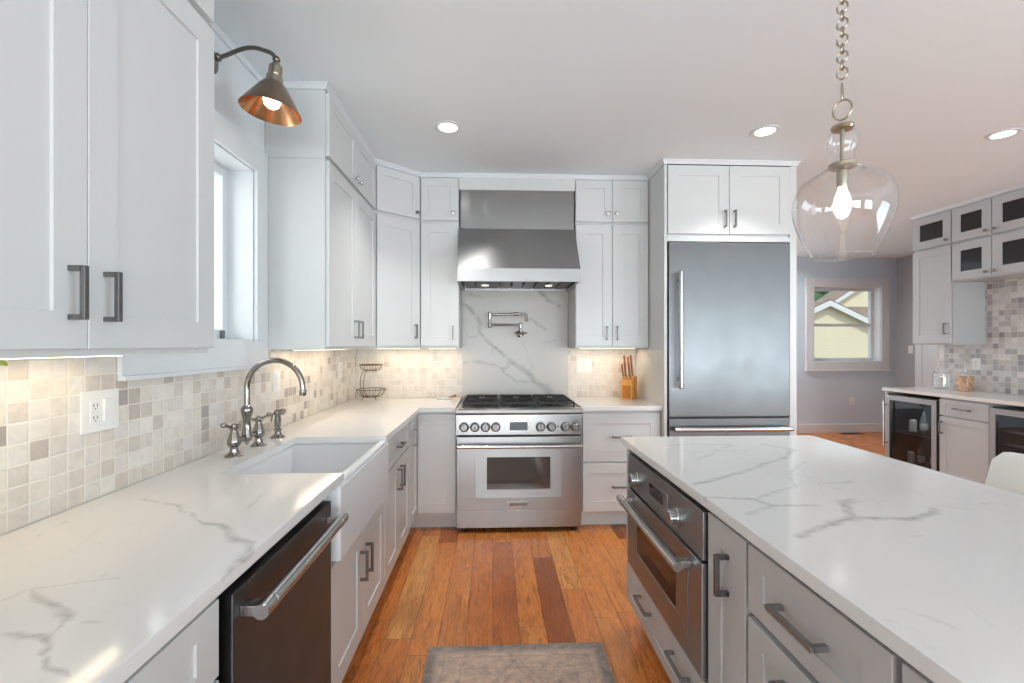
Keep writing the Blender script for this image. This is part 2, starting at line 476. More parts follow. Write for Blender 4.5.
STRIP = emission('warm_strip', (1.0, 0.82, 0.58, 1), 6.0)
DISPLAY = emission('lcd_display', (0.42, 0.47, 0.50, 1), 0.36)
HLAMP = emission('hood_lamp', (1.0, 0.93, 0.82, 1), 1.2)
BLOCKW = simple('orange_bamboo', lin(232, 166, 82), 0.4, 0, 0.25, 12)
HANDW = simple('dark_wood_handle', lin(168, 104, 60), 0.45, 0, 0.3, 20)
LEAF = simple('leaf_green', lin(176, 200, 36), 0.45, 0, 0.3, 18)
POT = simple('white_glazed_pot', lin(224, 222, 218), 0.25)
SOIL = simple('potting_soil', lin(62, 46, 34), 0.9, 0, 0.4, 60)
AMBER = simple('amber_crystals', lin(232, 176, 128), 0.25, 0, 0.55, 28, 0.3, 60)
CHAIRW = simple('cream_moulded_shell', lin(222, 220, 214), 0.45, 0, 0.02, 4)
LEGW = simple('pale_wood_leg', lin(190, 160, 122), 0.5, 0, 0.2, 16)
FOLIAGE = simple('foliage', lin(92, 128, 88), 0.7, 0, 0.5, 1.4)
BARK = simple('bark', lin(96, 82, 68), 0.9, 0, 0.4, 10)
ROOF = simple('roof_shingle', lin(150, 134, 124), 0.9, 0, 0.3, 6)
LABELW = simple('bottle_label', lin(206, 204, 200), 0.5, 0, 0.3, 30)
BOTTLEG = simple('bottle_glass', lin(88, 96, 96), 0.12, 0, 0.3, 20)
VENTM = simple('brown_register', lin(74, 60, 52), 0.5, 0.3)
RUBBER = simple('black_rubber', (0.02, 0.02, 0.02, 1), 0.7)
GRASS = simple('lawn', lin(120, 118, 96), 0.9, 0, 0.3, 1.0)


def siding_material():
    t = NT('pale_yellow_siding')
    z = t.sep(t.oc())[2]
    f = t.math('FRACT', t.math('DIVIDE', z, 0.16))
    nz = t.noise(t.oc(), 2.0, 2)
    c = t.mix(nz.outputs[0], lin(236, 226, 200), lin(226, 216, 188))
    c = t.mix(t.maprange(f, 0.0, 0.10, 0.35, 0), c, lin(170, 168, 148))
    t.bsdf(c, 0.7, 0.0, t.bump(f, 0.4, 0.02))
    return t.m


SIDING = siding_material()
Q_LEFT = marble('quartz_worktop', V_LEFT)
Q_ISLAND = marble('quartz_island', V_ISLAND)
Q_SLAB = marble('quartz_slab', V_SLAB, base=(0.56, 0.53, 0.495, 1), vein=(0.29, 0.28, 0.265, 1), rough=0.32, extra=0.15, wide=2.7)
Q_BAR = marble('quartz_bar', [], extra=0.3)
TSTOPS = [(0.0, lin(224, 215, 203)), (0.25, lin(216, 206, 195)), (0.48, lin(230, 223, 214)), (0.68, lin(208, 197, 185)),
          (0.80, lin(222, 215, 208)), (0.90, lin(192, 182, 172)), (0.965, lin(174, 165, 158))]
TBACK = [(0.0, lin(222, 214, 205)), (0.3, lin(218, 210, 201)), (0.55, lin(225, 218, 210)), (0.84, lin(213, 205, 197)), (0.97, lin(202, 194, 186))]
TBAR = [(0.0, lin(206, 202, 198)), (0.25, lin(190, 186, 183)), (0.5, lin(216, 212, 208)), (0.68, lin(172, 168, 167)),
        (0.85, lin(198, 190, 180)), (0.945, lin(150, 147, 147))]
TILE_L = mosaic('marble_mosaic_side', 1, 0.0525, TSTOPS, lin(228, 222, 212))
TILE_B = mosaic('marble_mosaic_end', 0, 0.0525, TBACK, lin(224, 218, 209))
TILE_R = mosaic('marble_mosaic_bar', 1, 0.0525, TBAR, lin(206, 203, 199))
FLOORM = wood_floor('hickory_planks')


# ------------------------------------------------------------------ mesh helpers
class MB:
    """collects shapes, then links them as ONE mesh object"""

    def __init__(self):
        self.bm = bmesh.new()
        self.mi = 0

    def _tag(self, faces):
        for f in faces:
            f.material_index = self.mi

    def box(self, x0, x1, y0, y1, z0, z1, bev=0.0, seg=2):
        r = bmesh.ops.create_cube(self.bm, size=1.0, matrix=Matrix.Translation(((x0 + x1) / 2, (y0 + y1) / 2, (z0 + z1) / 2))
                                  @ Matrix.Diagonal((abs(x1 - x0), abs(y1 - y0), abs(z1 - z0), 1)))
        vs = r['verts']
        fs = {f for v in vs for f in v.link_faces}
        if bev > 0:
            es = list({e for v in vs for e in v.link_edges})
            rr = bmesh.ops.bevel(self.bm, geom=es, offset=bev, segments=seg, affect='EDGES', profile=0.5)
            fs |= set(rr['faces'])
        self._tag([f for f in fs if f.is_valid])
        return self

    def obox(self, c, ax, ay, az, sx, sy, sz, bev=0.0):
        """oriented box about centre C with unit axes and full sizes"""
        m = Matrix((Vector(ax) * sx, Vector(ay) * sy, Vector(az) * sz)).transposed().to_4x4()
        m.translation = Vector(c)
        r = bmesh.ops.create_cube(self.bm, size=1.0, matrix=m)
        vs = r['verts']
        fs = {f for v in vs for f in v.link_faces}
        if bev > 0:
            es = list({e for v in vs for e in v.link_edges})
            rr = bmesh.ops.bevel(self.bm, geom=es, offset=bev, segments=2, affect='EDGES', profile=0.5)
            fs |= set(rr['faces'])
        self._tag([f for f in fs if f.is_valid])
        return self

    def rings(self, rings, closed_u=True, cap0=False, cap1=False):
        vr = [[self.bm.verts.new(p) for p in r] for r in rings]
        n = len(rings[0])
        fs = []
        for a, b in zip(vr, vr[1:]):
            for i in range(n if closed_u else n - 1):
                j = (i + 1) % n
                try:
                    fs.append(self.bm.faces.new((a[i], a[j], b[j], b[i])))
                except ValueError:
                    pass
        if cap0:
            fs.append(self.bm.faces.new(list(reversed(vr[0]))))
        if cap1:
            fs.append(self.bm.faces.new(vr[-1]))
        self._tag(fs)
        return vr

    def tube(self, path, r, n=10, caps=True, closed=False):
        """round bar along a polyline; r a number or one per point"""
        P = [Vector(p) for p in path]
        k = len(P)
        R = r if isinstance(r, (list, tuple)) else [r] * k
        tang = []
        for i in range(k):
            if closed:
                d = P[(i + 1) % k] - P[i - 1]
            else:
                d = P[min(i + 1, k - 1)] - P[max(i - 1, 0)]
            tang.append(d.normalized())
        up = Vector((0, 0, 1)) if abs(tang[0].z) < 0.9 else Vector((1, 0, 0))
        nrm = (up - tang[0] * up.dot(tang[0])).normalized()
        rings = []
        for i in range(k):
            nrm = (nrm - tang[i] * nrm.dot(tang[i])).normalized()
            bi = tang[i].cross(nrm)
            rings.append([P[i] + (nrm * math.cos(2 * PI * j / n) + bi * math.sin(2 * PI * j / n)) * R[i] for j in range(n)])
        if closed:
            rings.append(rings[0])
            vr = [[self.bm.verts.new(p) for p in rr] for rr in rings[:-1]]
            fs = []
            for i in range(k):
                a, b = vr[i], vr[(i + 1) % k]
                for j in range(n):
                    fs.append(self.bm.faces.new((a[j], a[(j + 1) % n], b[(j + 1) % n], b[j])))
            self._tag(fs)
        else:
            self.rings(rings, True, caps, caps)
        return self

    def lathe(self, prof, o=(0, 0, 0), axis=(0, 0, 1), n=24, cap0=True, cap1=True):
        """profile of (radius, height) turned round AXIS through O"""
        a = Vector(axis).normalized()
        up = Vector((0, 0, 1)) if abs(a.z) < 0.9 else Vector((1, 0, 0))
        u = (up - a * up.dot(a)).normalized()
        v = a.cross(u)
        o = Vector(o)
        rings = [[o + a * h + (u * math.cos(2 * PI * j / n) + v * math.sin(2 * PI * j / n)) * max(r, 1e-4) for j in range(n)] for r, h in prof]
        self.rings(rings, True, cap0, cap1)
        return self

    def prism(self, poly, z0, z1, axis='z'):
        """polygon extruded along an axis; poly coordinates are the two other axes in order"""
        def mk(a, b, h):
            return {'z': (a, b, h), 'x': (h, a, b), 'y': (a, h, b)}[axis]
        self.rings([[mk(a, b, z0) for a, b in poly], [mk(a, b, z1) for a, b in poly]], True, True, True)
        return self

    def sphere(self, c, r, n=12, sc=(1, 1, 1)):
        m = Matrix.Translation(c) @ Matrix.Diagonal((r * sc[0], r * sc[1], r * sc[2], 1))
        rr = bmesh.ops.create_uvsphere(self.bm, u_segments=n, v_segments=max(6, n // 2 + 2), radius=1.0, matrix=m)
        self._tag({f for v in rr['verts'] for f in v.link_faces})
        return self

    def shaker(self, x0, x1, z0, z1, y=0.0, t=0.02, stile=0.075, rec=0.006, rail=None, hole=False):
        """shaker front: front face at local y = Y - T, recessed panel (or an open frame)"""
        rail = stile if rail is None else rail
        c = 0.0015
        f = y - t

        def ring(ix, iz, yy):
            return [(x0 + ix, yy, z0 + iz), (x1 - ix, yy, z0 + iz), (x1 - ix, yy, z1 - iz), (x0 + ix, yy, z1 - iz)]
        rs = [ring(0, 0, y), ring(0, 0, f + c), ring(c, c, f), ring(stile, rail, f), ring(stile + 0.001, rail + 0.001, f + rec)]
        if hole:
            rs[-1] = ring(stile, rail, y)
            self.rings(rs + [rs[0]])
        else:
            self.rings(rs, True, True, True)
        return self

    def build(self, name, mats, parent=None, angle=35, loc=None):
        bmesh.ops.recalc_face_normals(self.bm, faces=self.bm.faces[:])
        me = bpy.data.meshes.new(name)
        self.bm.to_mesh(me)
        self.bm.free()
        if not isinstance(mats, (list, tuple)):
            mats = [mats]
        for m in mats:
            me.materials.append(m)
        me.shade_smooth()
        me.set_sharp_from_angle(angle=math.radians(angle))
        o = bpy.data.objects.new(name, me)
        COL.objects.link(o)
        wnm = o.modifiers.new('weighted_normal', 'WEIGHTED_NORMAL')
        wnm.keep_sharp = True
        if parent is not None:
            o.parent = parent
        if loc is not None:
            o.location = loc
        return o


def tag(o, label, cat, group=None, kind=None):
    o['label'] = label
    o['category'] = cat
    if group:
        o['group'] = group
    if kind:
        o['kind'] = kind
    return o


def thing(name, label, cat, loc=(0, 0, 0), rotz=0.0, group=None):
    o = bpy.data.objects.new(name, None)
    o.empty_display_size = 0.1
    COL.objects.link(o)
    o.location = loc
    o.rotation_euler = (0, 0, rotz)
    return tag(o, label, cat, group)


def struct(o):
    o['kind'] = 'structure'
    return o


def dup(root, loc=None, rotz=None, label=None):
    r = root.copy()
    COL.objects.link(r)
    if loc is not None:
        r.location = loc
    if rotz is not None:
        r.rotation_euler = (0, 0, rotz)
    if label:
        r['label'] = label
    for ch in list(root.children):
        c = ch.copy()
        COL.objects.link(c)
        c.parent = r
        for g in list(ch.children):
            d = g.copy()
            COL.objects.link(d)
            d.parent = c
    return r


FACE_RIGHT, FACE_FRONT, FACE_LEFT = PI / 2, 0.0, -PI / 2   # which way a front looks: +X, -Y, -X


def pull(parent, x, z, yf, length=0.125, vertical=True, m=None, proj=0.034, th=0.011):
    """square bar pull centred at x, z on the face y = YF of a door or drawer"""
    b = MB()
    h = length / 2
    if vertical:
        b.box(x - th / 2, x + th / 2, yf - proj, yf - proj + th, z - h, z + h, 0.0012)
        for s in (-1, 1):
            zz = z + s * (h - th * 0.5)
            b.box(x - th / 2, x + th / 2, yf - proj + th * 0.6, yf, zz - th / 2, zz + th / 2, 0.0008)
    else:
        b.box(x - h, x + h, yf - proj, yf - proj + th, z - th / 2, z + th / 2, 0.0012)
        for s in (-1, 1):
            xx = x + s * (h - th * 0.5)
            b.box(xx - th / 2, xx + th / 2, yf - proj + th * 0.6, yf, z - th / 2, z + th / 2, 0.0008)
    return b.build('handle', m or PEWTER, parent)


def knob(parent, x, z, yf, m=None):
    b = MB()
    b.lathe([(0.006, 0), (0.0055, 0.012), (0.013, 0.018), (0.015, 0.023), (0.012, 0.028), (0.004, 0.030)], (x, yf, z), (0, -1, 0), 14)
    return b.build('knob', m or KNOBM, parent)


def door(parent, x0, x1, z0, z1, mat, stile=0.075, name='door', t=0.02, rail=None, y=0.0):
    return MB().shaker(x0, x1, z0, z1, y, t, stile, 0.006, rail).build(name, mat, parent)


def carcass(parent, w, d, z0, z1, mat, y0=0.001, name='carcass'):
    return MB().box(0, w, y0, d, z0, z1, 0.001).build(name, mat, parent)

# ================================================================== THE ROOM
CEIL_Z = 2.735
XW = -1.185          # face of the left wall
YB = 3.98            # face of the back wall
XBAR = 4.83          # face of the bar wall
YF = 6.9             # face of the far wall


def wall_with_hole(name, mat, axis, a0, a1, t0, t1, holes, z1=CEIL_Z):
    """wall along AXIS from A0 to A1, thickness T0..T1, with rectangular HOLES (lo, hi, z lo, z hi)"""
    b = MB()

    def bx(u0, u1, z0, zz):
        if axis == 'y':
            b.box(t0, t1, u0, u1, z0, zz)
        else:
            b.box(u0, u1, t0, t1, z0, zz)
    u = a0
    for lo, hi, zl, zh in holes:
        bx(u, lo, 0, z1)
        bx(lo, hi, 0, zl)
        bx(lo, hi, zh, z1)
        u = hi
    bx(u, a1, 0, z1)
    return struct(b.build(name, mat))


struct(MB().box(-1.385, 6.55, -5.7, 7.2, -0.08, 0).build('floor', FLOORM))
struct(MB().box(-1.40, 6.6, -5.75, 7.2, CEIL_Z, CEIL_Z + 0.1).build('ceiling', CEIL))
WL = (1.60, 2.305, 1.39, 2.235)
wall_with_hole('wall_left', WALL, 'y', -5.6, 4.1, -1.385, XW, [WL])
struct(MB().box(XW, 2.262, YB, 4.1, 0, CEIL_Z).build('wall_back', WALL))
WF = (5.0, 6.085, 1.11, 2.28)
wall_with_hole('wall_far', WALLF, 'x', 1.6, 6.55, YF, 7.1, [(2.35, 4.15, 0.05, 2.3), WF])
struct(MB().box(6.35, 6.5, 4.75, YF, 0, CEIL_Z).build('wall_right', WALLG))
wall_with_hole('wall_bar', WALL, 'y', -5.6, 4.75, XBAR, 4.95, [(-2.1, 0.3, 0.45, 2.15)])
w = MB()
for a, b_ in ((-2.1, -2.03), (-0.94, -0.86), (0.23, 0.3)):
    w.box(4.87, 4.92, a, b_, 0.45, 2.15)
for a, b_ in ((-2.03, -0.94), (-0.86, 0.23)):
    w.box(4.87, 4.92, a, b_, 0.45, 0.52)
    w.box(4.87, 4.92, a, b_, 2.08, 2.15)
ww = struct(w.build('window_5', TRIMW))  # out-of-view window added to bring fill onto the ceiling
for a, b_ in ((-2.03, -0.94), (-0.86, 0.23)):
    MB().box(4.893, 4.897, a, b_, 0.52, 2.08).build('window_pane', PANE, ww)
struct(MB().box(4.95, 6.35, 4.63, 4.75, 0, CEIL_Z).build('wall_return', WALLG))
wall_with_hole('wall_rear', WALL, 'x', XW, XBAR, -5.6, -5.45, [(-1.0, 1.2, 0.2, 2.5), (2.2, 4.4, 0.2, 2.5)])

# tiled backsplashes, fixed to the walls
struct(MB().box(XW, XW + 0.006, 0.30, YB, 0.914, 1.3455).build('backsplash_left', TILE_L))
bs = MB()
bs.box(XW + 0.006, -0.2685, YB - 0.006, YB, 0.914, 1.3455)
bs.box(0.6585, 1.2575, YB - 0.006, YB, 0.914, 1.3455)
struct(bs.build('backsplash_back', TILE_B))
struct(MB().box(XBAR - 0.006, XBAR, 3.0, 4.74, 0.914, 2.10).build('backsplash_bar', TILE_R))
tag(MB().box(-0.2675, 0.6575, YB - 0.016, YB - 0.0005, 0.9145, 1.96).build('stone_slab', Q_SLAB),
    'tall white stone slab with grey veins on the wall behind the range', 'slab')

# window over the sink
w = MB()
cx0, cx1 = XW + 0.0005, XW + 0.02
y0, y1, z0, z1 = WL
w.box(cx0, cx1, y0 - 0.12, y0, z0, z1 + 0.12, 0.0015)
w.box(cx0, cx1, y1, y1 + 0.102, z0, z1 + 0.12, 0.0015)
w.box(cx0, cx1, y0, y1, z1, z1 + 0.12, 0.0015)
w.box(cx0, cx1, y0 - 0.12, y1 + 0.102, z0 - 0.118, z0, 0.0015)
w.box(cx0, cx1 + 0.010, y0 - 0.12, y1 + 0.102, z0 - 0.134, z0 - 0.118, 0.003)
win1 = struct(w.build('window_1', TRIMW))
w = MB()
w.box(-1.384, XW, y0 - 0.001, y0 + 0.006, z0, z1)
w.box(-1.384, XW, y1 - 0.006, y1 + 0.001, z0, z1)
w.box(-1.384, XW, y0, y1, z1 - 0.006, z1 + 0.001)
w.box(-1.384, XW, y0, y1, z0 - 0.001, z0 + 0.006)
w.build('window_reveal', TRIMW, win1)
w = MB()
fx0, fx1 = -1.36, -1.305
for (a, b_) in ((y0 + 0.006, y0 + 0.05), (y1 - 0.05, y1 - 0.006)):
    w.box(fx0, fx1, a, b_, z0 + 0.006, z1 - 0.006, 0.003)
w.box(fx0, fx1, y0 + 0.05, y1 - 0.05, z0 + 0.006, z0 + 0.055, 0.003)
w.box(fx0, fx1, y0 + 0.05, y1 - 0.05, z1 - 0.05, z1 - 0.006, 0.003)
w.box(fx0 + 0.005, fx1 - 0.008, (y0 + y1) / 2 - 0.02, (y0 + y1) / 2 + 0.02, z0 + 0.055, z1 - 0.05, 0.003)
w.build('window_frame', TRIMW, win1)
MB().box(-1.336, -1.332, y0 + 0.05, y1 - 0.05, z0 + 0.05, z1 - 0.05).build('window_pane', PANE, win1)
w = MB()
w.box(-1.305, -1.288, 2.23, 2.248, z0 + 0.012, z0 + 0.05, 0.003)
w.build('window_latch', PEWTER, win1)

# far window with the view of the neighbour
w = MB()
x0, x1, z0, z1 = WF
fy0, fy1 = YF - 0.02, YF - 0.0005
c = 0.13
w.box(x0 - c, x0, fy0, fy1, z0 - c, z1 + c, 0.003)
w.box(x1, x1 + c, fy0, fy1, z0 - c, z1 + c, 0.003)
w.box(x0, x1, fy0, fy1, z1, z1 + c, 0.003)
w.box(x0, x1, fy0, fy1, z0 - c, z0, 0.003)
w.box(x0 - c - 0.01, x1 + c + 0.01, fy0 - 0.012, fy1, z0 - c - 0.02, z0 - c, 0.003)
win2 = struct(w.build('window_2', TRIMW))
w = MB()
w.box(x0 - 0.001, x0 + 0.006, YF, 7.099, z0, z1)
w.box(x1 - 0.006, x1 + 0.001, YF, 7.099, z0, z1)
w.box(x0, x1, YF, 7.099, z1 - 0.006, z1 + 0.001)
w.box(x0, x1, YF, 7.099, z0 - 0.001, z0 + 0.006)
w.build('window_reveal', TRIMW, win2)
w = MB()
for (a, b_) in ((x0 + 0.006, x0 + 0.05), (x1 - 0.05, x1 - 0.006)):
    w.box(a, b_, 7.03, 7.085, z0 + 0.006, z1 - 0.006, 0.003)
w.box(x0 + 0.05, x1 - 0.05, 7.03, 7.085, z0 + 0.006, z0 + 0.055, 0.003)
w.box(x0 + 0.05, x1 - 0.05, 7.03, 7.085, z1 - 0.05, z1 - 0.006, 0.003)
w.box(x0 + 0.05, x1 - 0.05, 7.03, 7.075, 1.665, 1.71, 0.003)
w.build('window_frame', TRIMW, win2)
MB().box(x0 + 0.05, x1 - 0.05, 7.055, 7.059, z0 + 0.05, z1 - 0.05).build('window_pane', PANE, win2)

# unseen rear windows, added to light the kitchen (they show in the steel)
for i, (a, b_) in enumerate(((-1.0, 1.2), (2.2, 4.4))):
    w = MB()
    w.box(a, a + 0.06, -5.55, -5.48, 0.2, 2.5)
    w.box(b_ - 0.06, b_, -5.55, -5.48, 0.2, 2.5)
    w.box(a + 0.06, b_ - 0.06, -5.55, -5.48, 0.2, 0.27)
    w.box(a + 0.06, b_ - 0.06, -5.55, -5.48, 2.43, 2.5)
    w.box((a + b_) / 2 - 0.03, (a + b_) / 2 + 0.03, -5.55, -5.48, 0.27, 2.43)
    ww = struct(w.build('window_%d' % (3 + i), TRIMW))
    MB().box(a + 0.06, b_ - 0.06, -5.518, -5.514, 0.27, 2.43).build('window_pane', PANE, ww)

w = MB()
for a, b_ in ((2.35, 2.43), (3.21, 3.29), (4.07, 4.15)):
    w.box(a, b_, 6.95, 7.0, 0.05, 2.3)
for a, b_ in ((2.43, 3.21), (3.29, 4.07)):
    w.box(a, b_, 6.95, 7.0, 0.05, 0.2)
    w.box(a, b_, 6.95, 7.0, 2.22, 2.3)
gd = struct(w.build('added_door_2', TRIMW))  # glass door hidden behind the refrigerator, added to light the far room
for a, b_ in ((2.43, 3.21), (3.29, 4.07)):
    MB().box(a, b_, 6.972, 6.976, 0.2, 2.22).build('door_pane', PANE, gd)

# baseboards
def baseboard(name, x0, x1, y0, y1):
    struct(MB().box(x0, x1, y0, y1, 0, 0.135, 0.004).build(name, TRIMW))


baseboard('baseboard_far', 4.3, 6.349, YF - 0.016, YF - 0.0005)
baseboard('baseboard_right', 6.334, 6.3495, 6.60, YF - 0.017)

# white door in its casing in the right-hand wall beyond the bar
w = MB()
w.box(6.325, 6.3495, 6.46, 6.57, 0, 2.18, 0.004)
w.box(6.325, 6.3495, 5.50, 5.61, 0, 2.18, 0.004)
w.box(6.325, 6.3495, 5.61, 6.46, 2.07, 2.18, 0.004)
d1 = struct(w.build('door_1', TRIMW))
w = MB()
w.box(6.331, 6.349, 5.612, 6.458, 0.005, 2.068)
for a, b_ in ((0.2, 0.95), (1.1, 1.9)):
    w.box(6.326, 6.331, 5.74, 6.33, a, b_, 0.002)
w.build('door_panel', TRIMW, d1)
w = MB()
w.lathe([(0.025, 0), (0.025, 0.006), (0.01, 0.01), (0.01, 0.04), (0.026, 0.05), (0.026, 0.065), (0.012, 0.075)], (6.33, 5.68, 0.98), (-1, 0, 0), 14)
w.build('door_knob', NICKEL, d1)


# crown moulding, swept along the cabinet tops with mitred corners
def sweep(path, prof, closed=False):
    """profile of (outward offset, z); outward is to the right of the direction of travel"""
    P = [Vector((p[0], p[1])) for p in path]
    rings = []
    for i, p in enumerate(P):
        ns = []
        for a, b_ in ((i - 1, i), (i, i + 1)):
            if 0 <= a and b_ < len(P):
                d = (P[b_] - P[a]).normalized()
                ns.append(Vector((d.y, -d.x)))
        m = sum(ns, Vector((0, 0))).normalized()
        k = 1.0 / max(m.dot(ns[0]), 0.3)
        rings.append([(p.x + m.x * o * k, p.y + m.y * o * k, z) for o, z in prof])
    b = MB()
    b.rings(rings, True, True, True)
    return b


CROWN = [(-0.002, 2.703), (0.003, 2.703), (0.004, 2.712), (0.008, 2.715), (0.012, 2.724), (0.017, 2.727), (0.017, 2.7345), (-0.002, 2.7345)]
struct(sweep([(-1.183, 2.412), (-0.873, 2.412), (-0.873, 3.373), (-0.575, 3.638), (1.2585, 3.638), (1.2585, 3.298), (2.264, 3.298), (2.264, 3.978)], CROWN).build('trim_1', TRIMW))
struct(sweep([(-0.873, 0.50), (-0.873, 1.439), (-1.183, 1.439)], CROWN).build('trim_2', TRIMW))
struct(sweep([(4.828, 4.682), (4.49, 4.682), (4.49, 2.60), (4.828, 2.60)], CROWN).build('trim_3', TRIMW))
struct(MB().box(-0.2685, 0.6585, 3.626, 3.645, 2.604, 2.702, 0.001).build('trim_4', WHITE))
struct(MB().box(XW + 0.0005, XW + 0.012, 1.45, 2.41, 2.70, 2.7345, 0.003).build('trim_5', TRIMW))

# ================================================================== WALL CABINETS
ZU0, ZSEAM, ZTOP = 1.346, 2.345, 2.702
XU = -0.875          # front of the left wall cabinets' boxes (doors stand 2 cm proud)
YU = 3.64            # the same for the back wall


def wall_cab(label, loc, rotz, w, d, z0, z1, doors, group=None, name='wall_cabinet', mat=WHITE, stile=0.075, bottom_gap=0.016):
    """doors: list of (x0, x1, handle kind, handle x, handle z)"""
    t = thing(name, label, 'cabinet', (loc[0], loc[1], z0), rotz, group)
    carcass(t, w, d, 0, z1 - z0, mat)
    for x0, x1, kind, hx, hz in doors:
        dr = door(t, x0, x1, bottom_gap if kind != 'knob' else 0.014, z1 - z0 - (0.010 if kind != 'knob' else 0.014), mat, stile)
        if kind == 'pull':
            pull(dr, hx, hz, -0.02, 0.11)
        elif kind == 'knob':
            knob(dr, hx, hz, -0.02)
    return t


# near left, a tall pair and the small pair over it
yy0, w_ = 0.556, 0.882
wall_cab('tall white two-door wall cabinet nearest the camera, over the switch plate', (XU, yy0), FACE_RIGHT, w_, 0.308, ZU0, ZSEAM - 0.001,
         [(0.003, 0.4415, 'pull', 0.4005, 0.13), (0.4435, w_ - 0.003, 'pull', 0.4845, 0.13)])
wall_cab('small white cabinet under the ceiling on top of the nearest tall wall cabinet', (XU, yy0), FACE_RIGHT, w_, 0.308, ZSEAM, ZTOP,
         [(0.003, 0.4405, 'knob', 0.40, 0.05), (0.4445, w_ - 0.003, 'knob', 0.485, 0.05)], stile=0.06)
# far left, between the window and the corner
yy0, w_ = 2.412, 0.958
wall_cab('tall white two-door wall cabinet between the sink window and the corner', (XU, yy0), FACE_RIGHT, w_, 0.308, ZU0, ZSEAM - 0.001,
         [(0.006, 0.4765, 'pull', 0.436, 0.12), (0.4805, w_ - 0.006, 'pull', 0.521, 0.12)])
wall_cab('small white two-door cabinet above the wall cabinet beside the sink window', (XU, yy0), FACE_RIGHT, w_, 0.308, ZSEAM, ZTOP,
         [(0.006, 0.4765, 'knob', 0.44, 0.055), (0.4805, w_ - 0.006, 'knob', 0.517, 0.055)], stile=0.06)

# the diagonal corner pair
CA, CB = Vector((XU, 3.374)), Vector((-0.577, YU))
dv = CB - CA
cw, crot = dv.length, math.atan2(dv.y, dv.x)


def corner_cab(label, z0, z1, small):
    t = thing('corner_wall_cabinet', label, 'cabinet', (CA.x, CA.y, z0), crot)
    inv = Matrix.Rotation(-crot, 2)
    poly = [inv @ (Vector(p) - CA) for p in ((-1.183, 3.374), (XU, 3.374), (-0.577, YU), (-0.577, 3.972), (-1.178, 3.972))]
    poly = [(p.x, p.y + 0.001) for p in poly]
    MB().prism(poly, 0, z1 - z0).build('carcass', WHITE, t)
    dr = door(t, 0.018, cw - 0.018, 0.016, z1 - z0 - 0.012, WHITE, 0.06 if small else 0.075)
    if small:
        knob(dr, cw - 0.05, 0.06, -0.02, PEWTER)
    else:
        pull(dr, cw - 0.06, 0.13, -0.02, 0.11)


corner_cab('tall white single-door cabinet set at an angle across the corner', ZU0, ZSEAM - 0.001, False)
corner_cab('small angled white cabinet under the ceiling in the corner', ZSEAM, ZTOP, True)

# back wall, each side of the hood
wl = 0.305
wall_cab('narrow tall white single-door wall cabinet immediately beside the hood toward the corner', (-0.575, YU), 0, wl, 0.33, ZU0, ZSEAM - 0.001,
         [(0.006, wl - 0.006, 'pull', wl - 0.045, 0.12)])
wall_cab('small white single-door cabinet under the ceiling beside the hood cover', (-0.575, YU), 0, wl, 0.33, ZSEAM, ZTOP,
         [(0.006, wl - 0.006, 'knob', wl - 0.045, 0.07)], stile=0.06)
wr = 0.596
wall_cab('tall white two-door wall cabinet between the hood and the refrigerator', (0.660, YU), 0, wr, 0.33, ZU0, ZSEAM - 0.001,
         [(0.004, 0.296, 'pull', 0.256, 0.12), (0.300, wr - 0.004, 'pull', 0.340, 0.12)])
wall_cab('small white two-door cabinet over the wall cabinet beside the refrigerator', (0.660, YU), 0, wr, 0.33, ZSEAM, ZTOP,
         [(0.004, 0.296, 'knob', 0.262, 0.08), (0.300, wr - 0.004, 'knob', 0.334, 0.08)], stile=0.06)

# refrigerator surround
tag(MB().box(1.2590, 1.2810, 3.300, 3.9785, 0, ZTOP, 0.002).build('end_panel', WHITE),
    'tall white panel beside the refrigerator on the knife block side', 'panel')
tag(MB().box(2.2090, 2.2620, 3.300, 3.9785, 0, ZTOP, 0.002).build('end_panel', WHITE),
    'tall white panel closing the refrigerator alcove toward the far room', 'panel')
t = thing('refrigerator_cabinet', 'white two-door cabinet under the ceiling above the steel refrigerator', 'cabinet', (1.282, 3.312, 2.135), 0)
fw = 0.926
carcass(t, fw, 0.66, 0, ZTOP - 2.135, WHITE)
MB().box(0, fw, -0.012, 0.0005, 0, 0.04, 0.001).build('bottom_rail', WHITE, t)
for a, b_, hx in ((0.004, 0.461, 0.427), (0.465, fw - 0.004, 0.499)):
    dr = door(t, a, b_, 0.055, ZTOP - 2.135 - 0.008, WHITE, 0.075)
    pull(dr, hx, 0.165, -0.02, 0.125)

# under-cabinet lights
def cab_light(label, x0, x1, y0, y1, z, watts):
    t = thing('under_cabinet_light', label, 'light', ((x0 + x1) / 2, (y0 + y1) / 2, z))
    hx, hy = (x1 - x0) / 2, (y1 - y0) / 2
    MB().box(-hx, hx, -hy, hy, -0.006, 0, 0.001).build('housing', PLASTIC, t)
    MB().box(-hx + 0.006, hx - 0.006, -hy + 0.004, hy - 0.004, -0.0072, -0.0062).build('diffuser', STRIP, t)
    area_light('strip_light', (0, 0, -0.010), (0, 0, 0), hx * 2 - 0.02, hy * 2 - 0.01, watts, (1.0, 0.80, 0.56), t)


cab_light('warm light strip under the nearest wall cabinet above the switch plate', -1.10, -1.06, 0.62, 1.36, ZU0, 0.65)
cab_light('warm light strip under the wall cabinet beside the sink window', -1.08, -1.04, 2.50, 3.30, ZU0, 1.0)
cab_light('warm light strip under the angled corner cabinet and its neighbour', -0.96, -0.60, 3.80, 3.84, ZU0, 0.8)
cab_light('short warm light strip under the narrow cabinet beside the hood', -0.54, -0.31, 3.80, 3.84, ZU0, 0.5)
cab_light('warm light strip above the knife block', 0.72, 1.20, 3.78, 3.82, ZU0, 1.0)

# ================================================================== BASE CABINETS
XB = -0.575          # front of the left base boxes
ZB0, ZB1 = 0.115, 0.880


